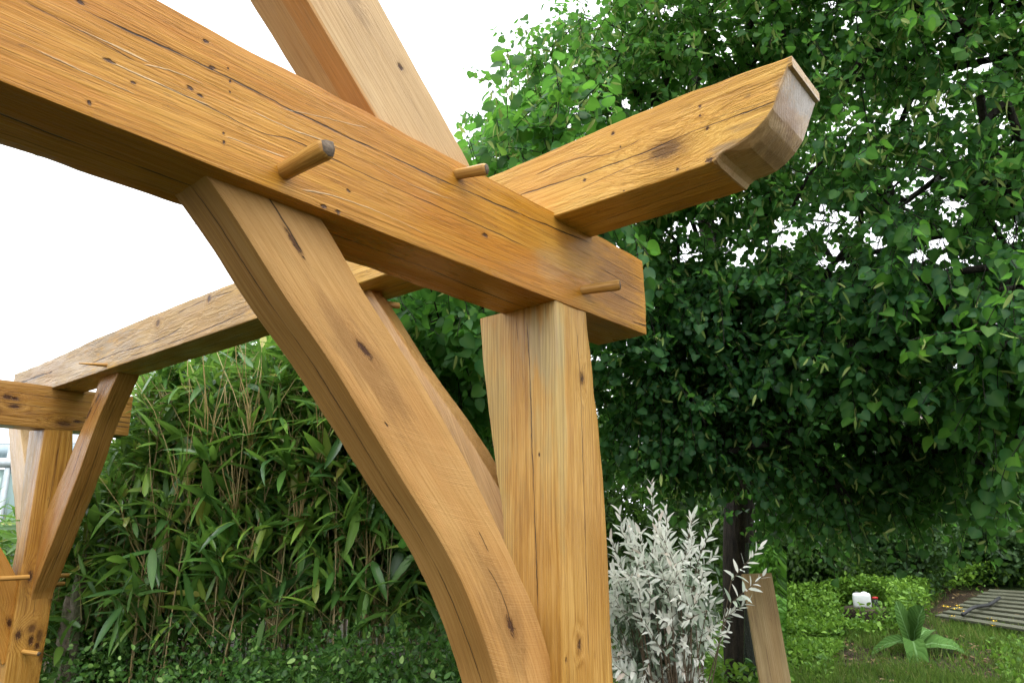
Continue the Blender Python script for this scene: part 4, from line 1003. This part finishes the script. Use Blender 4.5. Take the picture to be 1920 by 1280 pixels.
bush_at(1400, 1040, 640, 12.5, 380, 9000, .11, BG1, 'background_tree', 'dark leafy tree directly behind the linden trunk', 'tree', oval_v, oval_f)
bush_at(1600, 1050, 690, 13.5, 360, 9000, .11, BG1, 'background_tree', 'dark leafy tree behind the white canister', 'tree', oval_v, oval_f)
bush_at(1790, 1060, 800, 12.5, 300, 8000, .10, BG2, 'rose_bush', 'light green bush with small pale flowers at right', 'bush', small_v, small_f)
bush_at(1960, 1060, 740, 13.5, 330, 8000, .10, BG2, 'hazel_bush', 'tall yellow-green bush at the right picture edge', 'bush', oval_v, oval_f)
bush_at(1700, 1060, 900, 11.2, 200, 5000, .09, BG3, 'shade_bush', 'low dark bush between the stump and the slatted boards', 'bush', oval_v, oval_f)
bush_at(1880, 1070, 955, 11.8, 220, 5000, .12, BG3, 'maple_bush', 'blue-green low bush just above the slatted boards', 'bush', oval_v, oval_f)
bush_at(1520, 1060, 960, 11.0, 190, 4500, .09, BG1, 'shade_bush', 'low dark bush right of the leaning plank', 'bush', oval_v, oval_f)
bush_at(1290, 1060, 860, 9.5, 260, 5500, .09, BG1, 'shade_bush', 'dark bush behind the white dappled willow', 'bush', oval_v, oval_f)
bush_at(1040, 1045, 700, 9.8, 330, 7000, .10, BG1, 'background_tree', 'dark leafy bush hidden behind the near post', 'tree', oval_v, oval_f)
bush_at(820, 1040, 720, 9.0, 380, 8000, .10, BG1, 'background_tree', 'dark leafy tree seen between the curved brace and the near post', 'tree', oval_v, oval_f)
bush_at(560, 1040, 760, 9.5, 420, 8000, .10, BG1, 'background_tree', 'dark leafy tree behind the tallest bamboo', 'tree', oval_v, oval_f)
bush_at(330, 1050, 860, 9.5, 330, 6000, .10, BG1, 'background_tree', 'dark leafy bush behind the bamboo beside the far brace', 'tree', oval_v, oval_f)
bush_at(2250, 1050, 500, 11.5, 420, 7000, .11, BG2, 'background_tree', 'leafy tree beyond the right edge of the garden', 'tree', oval_v, oval_f)

def simple(name, color, rough=.6, spec=.4, var=.3, sc=12, **kw):
    b = NB(name); tc = b.n('ShaderNodeTexCoord').outputs['Object']; n1 = b.noise(tc, sc, 4, .6)
    c = b.mix(b.mapr(n1, .35, .7, 0, var), color, tuple(q*.45 for q in color)); return b.done(b.bsdf(c, rough, b.bump(n1, .2, .01), spec, **kw))
def box(name, c, u, v, w, mat, bev=.0):
    """box: centre c, half-axis vectors u,v,w"""
    import bmesh
    c, u, v, w = map(lambda q: np.array(q, float), (c, u, v, w)); V = [c+a*u+b_*v+d*w for a in (-1, 1) for b_ in (-1, 1) for d in (-1, 1)]
    Q = [(0, 1, 3, 2), (4, 6, 7, 5), (0, 4, 5, 1), (2, 3, 7, 6), (0, 2, 6, 4), (1, 5, 7, 3)]
    me = mesh_np(name, np.array(V), [np.array(Q)], mat)
    bm = bmesh.new(); bm.from_mesh(me); bmesh.ops.recalc_face_normals(bm, faces=bm.faces)
    if bev: bmesh.ops.bevel(bm, geom=bm.edges[:], offset=bev, segments=2, affect='EDGES', profile=.6)
    bm.to_mesh(me); bm.free(); return me
HX = np.array([SLOPE_DIR[1], -SLOPE_DIR[0], 0]); HF = np.array([SLOPE_DIR[0], SLOPE_DIR[1], 0]); UP = np.array([0, 0, 1.])
# house far behind, its tiled roof glimpsed through the leaves
hc = at(1760, 1000, 24.0); hg = float(ground_z(hc[0], hc[1])); house = thing('house', (hc[0], hc[1], hg), 'house with a grey-brown tiled roof glimpsed through the linden leaves', 'house')
m_wall = simple('render_wall', (.45, .40, .33), .85); m_tile = simple('roof_tile', (.16, .125, .105), .7, var=.7, sc=3)
part('wall', box('wall', (hc[0], hc[1], hg+1.4), HX*5, HF*3, UP*1.4, m_wall), house)
rf0 = np.array([hc[0], hc[1], hg+2.75])-HF*3.3; rv = HF*3.3+UP*2.3; rvl = np.linalg.norm(rv); rn = np.cross(HX, rv/rvl)
rn = rn if rn[2] > 0 else -rn
roof = part('roof', box('roof', rf0+rv*.5-rn*.05, HX*5.4, rv*.5, rn*.03, m_tile), house)
rv2 = np.array([rv[0]*-1, rv[1]*-1, rv[2]]); rn2 = np.array([-rn[0], -rn[1], rn[2]])
part('roof', box('roof', rf0+HF*6.6+rv2*.5-rn2*.05, HX*5.4, rv2*.5, rn2*.03, m_tile), house)
tile_me = box('roof_tile', (0, 0, 0), (.13, 0, 0), (0, .19, 0), (0, 0, .012), m_tile, .006); ry = rv/rvl
for i in range(12):
    for j in range(22):
        p = rf0+ry*(.16+i*.32)+HX*(-2.9+j*.27+(.13 if i % 2 else 0))+rn*.018-np.array(roof.parent.location)
        o = bpy.data.objects.new('roof_tile', tile_me); COL.objects.link(o); o.parent = roof
        m = Matrix.Identity(4); tl = rn+ry*-.06+rng.normal(0, .012, 3); tl /= np.linalg.norm(tl); yy = np.cross(tl, HX); 
        for a in range(3): m[a][0], m[a][1], m[a][2], m[a][3] = HX[a], yy[a], tl[a], p[a]
        o.matrix_local = m
for k in (-3, 0, 3):
    wdw = part('window', box('window', np.array([hc[0], hc[1], hg+1.5])-HF*3.02+HX*k, HX*.5, HF*.03, UP*.6, simple('window_frame', (.7, .7, .68))), house)
    me = box('pane', np.array([hc[0], hc[1], hg+1.5])-HF*3.06+HX*k, HX*.43, HF*.01, UP*.53, simple('pane', (.02, .025, .03), .08))
    shift_to(me, house); obj('pane', me, wdw)

# greenhouse at the left edge
gp = at(-20, 1000, 8.6); gx = np.array([CR[0], CR[1], 0]); gx /= np.linalg.norm(gx); gf = np.array([CF[0], CF[1], 0]); gf /= np.linalg.norm(gf)
gh = thing('greenhouse', (gp[0], gp[1], 0), 'pale glass greenhouse seen past the far post at the left edge', 'greenhouse')
m_alu = simple('grey_metal', (.42, .47, .50), .45); b = NB('greenhouse_glass'); m_ggl = b.done(b.bsdf((.30, .42, .40), .12, None, .5, **{'Transmission Weight': .25, 'Alpha': 1.0}))
zt_ = at(5, 830, 8.6)[2]; zm_ = at(5, 875, 8.6)[2]
for k in range(-3, 2):
    part('upright', box('upright', np.array([gp[0], gp[1], zt_/2])+gx*(k*.62+.10), gx*.03, gf*.03, UP*zt_/2, m_alu), gh)
for k in range(-3, 1):
    cx_ = np.array([gp[0], gp[1], 0])+gx*(k*.62+.41)
    part('pane', box('pane', cx_+UP*(zm_+.9)/2+UP*.0, gx*.275, gf*.008, UP*(zm_-.9)/2*.98, m_ggl), gh)
    part('panel', box('panel', cx_+UP*.44, gx*.275, gf*.012, UP*.42, m_alu), gh)
part('rail', box('rail', np.array([gp[0], gp[1], zm_+.06])+gx*-.5, gx*1.5, gf*.036, UP*.05, m_alu), gh)
part('roof_pane', box('roof_pane', np.array([gp[0], gp[1], zt_-.0])+gx*-.5+gf*.8+UP*.30, gx*1.5, gf*.8+UP*.28, UP*.008, m_alu), gh)
part('fascia', box('fascia', np.array([gp[0], gp[1], (zt_+zm_)/2+.07])+gx*-.5+gf*.01, gx*1.5, gf*.02, UP*((zt_-zm_)/2-.06), simple('blue_grey', (.36, .46, .52))), gh)

# standing stone by the bamboo
def rock(name, c, r, mat, seed):
    import bmesh
    bm = bmesh.new(); bmesh.ops.create_icosphere(bm, subdivisions=4, radius=1)
    for v in bm.verts:
        n1 = noise.fractal(v.co*1.4+Vector((seed, 0, 0)), .9, 2.1, 5); n2 = noise.cell(v.co*1.8+Vector((seed, 1, 0)))
        v.co *= 1+.28*n1+.10*n2; v.co = Vector((v.co.x*r[0]+c[0], v.co.y*r[1]+c[1], v.co.z*r[2]+c[2]))
    me = bpy.data.meshes.new(name); bm.to_mesh(me); bm.free(); me.materials.append(mat); return me
b = NB('mossy_stone'); tc = b.n('ShaderNodeTexCoord').outputs['Object']; n1 = b.noise(tc, 18, 5, .7); n2 = b.noise(tc, 5, 4)
m_rock = b.done(b.bsdf(b.mix(b.mapr(n2, .5, .65, 0, .7), b.ramp(n1, [(.3, (.06, .05, .035)), (.7, (.26, .22, .16))]), (.05, .075, .02)), .9, b.bump(n1, .9, .03)))
rc = at(150, 1085, 5.0)
tag(obj('standing_stone', rock('standing_stone', (rc[0], rc[1], .55), (.085, .10, .70), m_rock, 3)), 'rough mossy upright stone just right of the far post', 'stone')

# overhead cable in the sky behind the tie beam
ca, cb = at(120, 322, 14), at(520, 482, 14); dv = (cb-ca); P = [ca+dv*t+UP*(.25*(t-.5)**2) for t in np.linspace(-1.2, 3.2, 23)]
tag(obj('overhead_cable', pipe('overhead_cable', P, [.006]*23, simple('cable_black', (.03, .045, .05)), 6)), 'thin dark overhead cable crossing the white sky at left', 'cable')

# ------------------------------------------------------------------ garden things at right
m_board = wood('old_board', 21.0, dark=(.09, .06, .032), mid=(.29, .20, .090), light=(.43, .32, .17), spots=.9, rough=.6, coat=0, contrast=1.1)
def board(name, p0, p1, wdir, w, th, mat, seed, ndir=None):
    p0, p1 = np.array(p0), np.array(p1); L = np.linalg.norm(p1-p0); d = (p1-p0)/L; wd = wdir-(wdir@d)*d; wd /= np.linalg.norm(wd); nd = np.cross(d, wd)
    st = [(s, p0+d*s, wd, nd, [(-w/2, -th/2), (w/2, -th/2), (w/2, th/2), (-w/2, th/2)]) for s in np.linspace(0, L, 8)]
    return loft(name, st, mat, nsub=4, bev=.003, amp=.001, wav=.003, seed=seed, step=.12)
# leaning plank: rests against the trunk
ptop = at(1418, 1075, 5.5); pbot = at(1475, 1400, 5.0); pbot[2] = max(pbot[2], 0.0)
d_ = pbot-ptop; pbot = ptop+d_*((0-ptop[2])/d_[2]) if d_[2] < 0 else pbot
tag(obj('leaning_plank', board('leaning_plank', pbot-UP*.02, ptop, CR, .225, .035, m_board, 3)), 'weathered brown plank leaning against the linden trunk', 'plank')
# wired sheet of glass standing behind the plank
b = NB('sheet_glass'); m_sheet = b.done(b.bsdf((.62, .78, .72), .06, None, .5, **{'Transmission Weight': 1.0, 'IOR': 1.05}))
s0 = at(1428, 1400, 5.45); s1 = at(1432, 1020, 5.70); s0 = s1+(s0-s1)*((0-s1[2])/(s0[2]-s1[2])); dd = s1-s0; L = np.linalg.norm(dd)
sw = CR-(CR@dd/L)*dd/L; sw /= np.linalg.norm(sw); sn = np.cross(dd/L, sw)
tag(obj('glass_sheet', box('glass_sheet', s0+dd/2+sw*.02, sw*.165, dd/2, sn*.003, m_sheet)), 'greenish glass sheet leaning behind the weathered plank', 'glass sheet')

# stump with canister and jar
sp_ = ground_hit(1625, 1162); sd_ = float((sp_-CAM)@CF)
m_stump = bark_mat('stump_bark', (.012, .008, .004), (.055, .036, .02)); m_stop = simple('stump_top', (.065, .045, .028), .8, var=.6)
stump = thing('tree_stump', sp_, 'low sawn tree stump carrying the white canister', 'stump')
rs = 44/F*sd_; hs_ = 20/F*sd_
part('side', pipe('side', [sp_-UP*.05, sp_+UP*hs_*.4, sp_+UP*hs_], [rs*1.15, rs, rs*.98], m_stump, 20, .25, 2), stump)
part('top', pipe('top', [sp_+UP*(hs_-.02), sp_+UP*(hs_+.012)], [rs*.98, rs*.96], m_stop, 20, .25, 2), stump)
can_c = at(1618, 1140, sd_); w_, h_ = 15.5/F*sd_, 27/F*sd_; can_c[2] = sp_[2]+hs_+.012
can = thing('canister', can_c, 'white plastic canister standing on the tree stump', 'canister')
m_wp = simple('white_plastic', (.80, .82, .83), .35, var=.08)
part('body', box('body', can_c+UP*h_*.5, HX*w_, HF*w_*.7, UP*h_*.5, m_wp, w_*.30), can)
part('cap', pipe('cap', [can_c+UP*h_*.97-HX*w_*.5, can_c+UP*(h_*1.06)-HX*w_*.5], [w_*.22, w_*.2], simple('grey_cap', (.25, .25, .24)), 12), can)
hp = [can_c+UP*h_*(.95+.10*math.sin(math.pi*t))+HX*w_*(-.1+.8*t) for t in np.linspace(0, 1, 9)]
part('handle', pipe('handle', hp, [w_*.10]*9, m_wp, 8), can)
jc = at(1643, 1140, sd_); jc[2] = sp_[2]+hs_+.012
jar = thing('glass_jar', jc, 'small glass jar with a red lid beside the white canister', 'jar'); jr = 5/F*sd_; jh = 20/F*sd_
b = NB('jar_glass'); m_jar = b.done(b.bsdf((.55, .62, .58), .05, None, .5, **{'Transmission Weight': .9, 'IOR': 1.3}))
part('body', pipe('body', [jc, jc+UP*jh*.1, jc+UP*jh*.75, jc+UP*jh*.84], [jr*.95, jr, jr, jr*.85], m_jar, 16), jar)
part('lid', pipe('lid', [jc+UP*jh*.82, jc+UP*jh], [jr*1.02, jr*1.0], simple('red_lid', (.55, .03, .03), .4, var=.1), 16), jar)

# slatted boards on the ground
m_slat = wood('grey_slat', 23.0, dark=(.026, .026, .016), mid=(.058, .062, .040), light=(.10, .104, .072), spots=.4, rough=.7, coat=0)
la0, lb0 = ground_hit(1762, 1166), ground_hit(1930, 1196); la1, lb1 = ground_hit(1856, 1118), ground_hit(2010, 1128)
pal = thing('slatted_walkway', (la0+lb1)/2, 'grey weathered slatted walkway boards lying at the right edge', 'walkway')
wdv = lb0-la0; NS = 9
for i in range(NS):
    f = i/(NS-1); p0 = la0+(la1-la0)*f; p1 = lb0+(lb1-lb0)*f; p1 = p1+(p1-p0)*.6; p0[2] += .085; p1[2] = p0[2]+(float(ground_z(p1[0], p1[1]))-float(ground_z(p0[0], p0[1])))*.8
    ff = (la1-la0); wslat = np.linalg.norm(ff)/NS*.62
    part('slat', board('slat', p0, p1, ff/np.linalg.norm(ff), wslat, .028, m_slat, i+.3), pal)
for f in (.12, .85):
    p0 = la0+(lb0-la0)*f*1.5+UP*.055; p1 = la1+(lb1-la1)*f*1.5+UP*.055
    part('bearer', board('bearer', p0, p1, HX, .09, .055, m_slat, f), pal)
bp0 = ground_hit(1815, 1172)+UP*.16; bp1 = ground_hit(1878, 1145)+UP*.16
tag(obj('black_tube', pipe('black_tube', [bp0+(bp1-bp0)*t+UP*.02*math.sin(t*7) for t in np.linspace(-.1, 1, 9)], [.022]*9, simple('black_rubber', (.012, .013, .015), .5), 8)), 'black tube lying across the slatted walkway', 'tube')

# mullein rosette
mp = ground_hit(1712, 1224); md = float((mp-CAM)@CF); mul = thing('mullein_plant', mp, 'large broad-leaved mullein rosette on the grass at lower right', 'plant')
b = NB('mullein_leaf'); tc = b.n('ShaderNodeTexCoord').outputs['Object']; sx = b.n('ShaderNodeSeparateXYZ'); b.put(sx.inputs[0], tc)
vein = b.mapr(b.math('ABSOLUTE', sx.outputs[0]), .008, .022, 1, 0)
sv = b.math('ABSOLUTE', b.math('SINE', b.math('MULTIPLY', b.math('SUBTRACT', sx.outputs[1], b.math('MULTIPLY', b.math('ABSOLUTE', sx.outputs[0]), 1.1)), 32)))
vein2 = b.math('MULTIPLY', b.mapr(sv, 0, .14, 1, 0), .35)
c = b.mix(b.noise(tc, 6, 3), (.045, .115, .022), (.085, .175, .035)); c = b.mix(b.math('MAXIMUM', vein, b.math('MULTIPLY', vein2, .5)), c, (.14, .25, .09))
m_mul = b.done(b.bsdf(c, .8, b.bump(sv, .3, .02), .12))
def mleaf(px_tip, py_tip, dd, w, droop):
    tip = at(px_tip, py_tip, md+dd); base_ = mp+UP*.06; ax = tip-base_; L = np.linalg.norm(ax); V, fcs = strip_leaf([w*.45, w*.75, w, w*1.08, w*1.04, w*.9, w*.62], [0, .1, .22, .38, .55, .70, .83, .93, 1.0], .28, droop)
    V = V.copy(); V[:, 2] += .30*droop*np.sin(V[:, 1]*3.1)+.018*np.sin(V[:, 1]*19+V[:, 0]*9)
    nr = np.array([0, 0, 1.])+(CAM-mp)/np.linalg.norm(CAM-mp)*.6; me = mesh_np('leaf', V, fcs, m_mul, smooth=True); o = obj('leaf', me, mul)
    Rm, Tm = frames(np.array([base_]), np.array([ax]), np.array([nr]), np.array([L]))
    m = Matrix.Identity(4)
    for a in range(3):
        for c_ in range(3): m[a][c_] = Rm[0][a, c_]
        m[a][3] = base_[a]-mp[a]
    o.matrix_local = m
for a in [(1680, 1126, .0, .20, .03), (1728, 1134, -.05, .24, .03), (1706, 1142, .25, .24, .06), (1812, 1202, -.05, .20, .25), (1646, 1194, .05, .19, .35), (1724, 1228, -.5, .17, .5), (1742, 1166, .3, .24, .12)]: mleaf(*a)

# ------------------------------------------------------------------ weeds, grass, flowers (uncountable)
def scatter(n, x0, x1, y0, y1, cond=None):
    out = []
    u = rng.uniform(x0, x1, n*2); v = y0+(y1-y0)*rng.random(n*2)
    for a, c in zip(u, v):
        if cond is not None and not cond(a, c): continue
        d = ray(a, c)
        if d[2] >= -.005: continue
        t = -CAM[2]/d[2]
        for _ in range(6): p = CAM+d*t; t = t+(ground_z(p[0], p[1])-p[2])/d[2]*.7
        p = CAM+d*t
        if t < 30: out.append((p[0], p[1], float(ground_z(p[0], p[1]))-.02))
        if len(out) >= n: break
    return np.array(out)
# grass
P = np.concatenate([scatter(4200, 1440, 2000, 1180, 1300), scatter(2000, 1440, 2000, 1100, 1190, lambda a, c: a < 1760 or c > 1170), scatter(2200, 1150, 1500, 1200, 1420)])
pats = np.array([noise.noise(Vector((q[0]*1.1, q[1]*1.1, 5))) for q in P]); P = P[(pats > .02) | (rng.random(len(P)) < .22)]
nb = 5; P5 = np.repeat(P, nb, 0)+np.column_stack([rng.normal(0, .04, (len(P)*nb, 2)), np.zeros(len(P)*nb)])
ax = np.column_stack([rng.normal(0, .45, (len(P5), 2)), np.ones(len(P5))]); sz = rng.uniform(.05, .16, len(P5))
R_, T_ = frames(P5, ax, unit(len(P5)), sz, rng.uniform(.35, .6, len(P5)))
GR = [(0, (.04, .10, .014)), (.5, (.09, .19, .025)), (.85, (.15, .26, .045)), (1, (.25, .24, .09))]
gr = obj('grass', joined('grass', bamboo_v, bamboo_f, R_, T_, rng.random(len(P5)), leaf_mat('grass_blade', GR, (.25, .35, .05), .3, .5)))
tag(gr, 'short rough grass patches on the garden floor', 'grass', kind='stuff')
# leafy ground cover
def weeds_cond(a, c): return c < np.interp(a, [1440, 1500, 1600, 1690, 1760], [1275, 1245, 1205, 1180, 1110])+30*noise.noise(Vector((a*.03, c*.03, 4)))
P = np.concatenate([scatter(3000, 1430, 1750, 1085, 1240, weeds_cond), scatter(900, 1130, 1450, 1100, 1400), scatter(200, 1440, 2000, 1215, 1300), scatter(700, 1440, 1800, 1055, 1112), scatter(500, 1680, 1990, 1075, 1112), scatter(350, 1440, 2000, 1205, 1300)])
dcam = np.linalg.norm(P[:, :2]-CAM[:2], axis=1); nb = 10; P5 = np.repeat(P, nb, 0); hgt = np.array([.16+.42*max(0, .35+noise.noise(Vector((q[0]*.8, q[1]*.8, 9)))) for q in P]); hgt = hgt*np.where((project(P)[0] > 1450) & (project(P)[1] > 1205), .22, 1.0); hgt = np.repeat(hgt, nb)
P5 = P5+np.column_stack([rng.normal(0, .08, (len(P5), 2)), hgt*rng.random(len(P5))**.6])
cs = np.array([np.hypot(*(q[:2]-sp_[:2])) for q in P5]); near_st = (np.abs((P5-sp_)@HX) < rs*.9) & (((P5-sp_)@HF) < .05) & (((P5-sp_)@HF) > -2.2); mul_ = (np.abs((P5-mp)@HX) < .75) & (((P5-mp)@HF) < .6) & (((P5-mp)@HF) > -1.8); P5k = ~mul_ | (rng.random(len(P5)) < .06) & (((P5-mp)@HF) > .1); cs = cs[P5k]; near_st = near_st[P5k]; P5 = P5[P5k]
P5 = P5[(cs > rs*1.1) & ~(near_st & (rng.random(len(P5)) < .8) & (P5[:, 2] > sp_[2]+hs_*.2-.06*0))]
ax = unit(len(P5))+np.array([0, 0, .35]); nr = np.array([0, 0, 1.])+rng.normal(0, .5, (len(P5), 3)); sz = rng.uniform(.035, .085, len(P5))
R_, T_ = frames(P5, ax, nr, sz)
WD = [(0, (.045, .13, .012)), (.5, (.11, .25, .022)), (1, (.22, .40, .045))]
wd_ = obj('ground_cover', joined('ground_cover', oval_v, oval_f, R_, T_, rng.random(len(P5)), leaf_mat('weed_leaf', WD, (.22, .38, .05), .3, .4)))
tag(wd_, 'bright green leafy weeds covering the ground around the stump', 'weeds', kind='stuff')
# fallen leaf litter
P = scatter(1300, 1440, 2000, 1105, 1290); P[:, 2] += .03
R_, T_ = frames(P, np.column_stack([rng.normal(0, 1, (len(P), 2)), rng.normal(0, .2, len(P))]), np.array([0, 0, 1.])+rng.normal(0, .25, (len(P), 3)), rng.uniform(.04, .09, len(P)))
lt = obj('leaf_litter', joined('leaf_litter', oval_v, oval_f, R_, T_, rng.random(len(P)), leaf_mat('dead_leaf', [(0, (.07, .035, .018)), (.5, (.16, .085, .045)), (1, (.28, .19, .10))], (.2, .1, .05), .1, .7)))
tag(lt, 'brown fallen leaves scattered on the bare soil', 'leaf litter', kind='stuff')
# buttercups
m_pet = simple('yellow_petal', (.85, .55, .02), .5, var=.1); m_stm = simple('flower_stem', (.06, .12, .03), .6)
for k, (px, py) in enumerate([(1778, 1138), (1790, 1142), (1808, 1147), (1795, 1136), (1824, 1142), (1786, 1156), (1855, 1160), (1864, 1165), (1862, 1173), (1800, 1140), (1830, 1140), (1770, 1137)]):
    p = ground_hit(px, py+14); dd = float((p-CAM)@CF); tp_ = at(px, py, dd); fl = thing('buttercup', p, 'small yellow buttercup beside the slatted walkway', 'flower', 'buttercups by the walkway')
    part('stem', pipe('stem', [p-UP*.02, p+(tp_-p)*.5+rng.normal(0, .01, 3), tp_], [.004, .003, .003], m_stm, 4), fl)
    V = [tp_]; T3 = []
    for i in range(5):
        a = i/5*6.28; o_ = np.array([math.cos(a), math.sin(a), .45])*.034; o2_ = np.array([math.cos(a+.55), math.sin(a+.55), .5])*.034; V += [tp_+o_, tp_+o2_]; T3.append((0, 1+2*i, 2+2*i))
    part('petals', mesh_np('petals', np.array(V), [np.array(T3)], m_pet), fl)
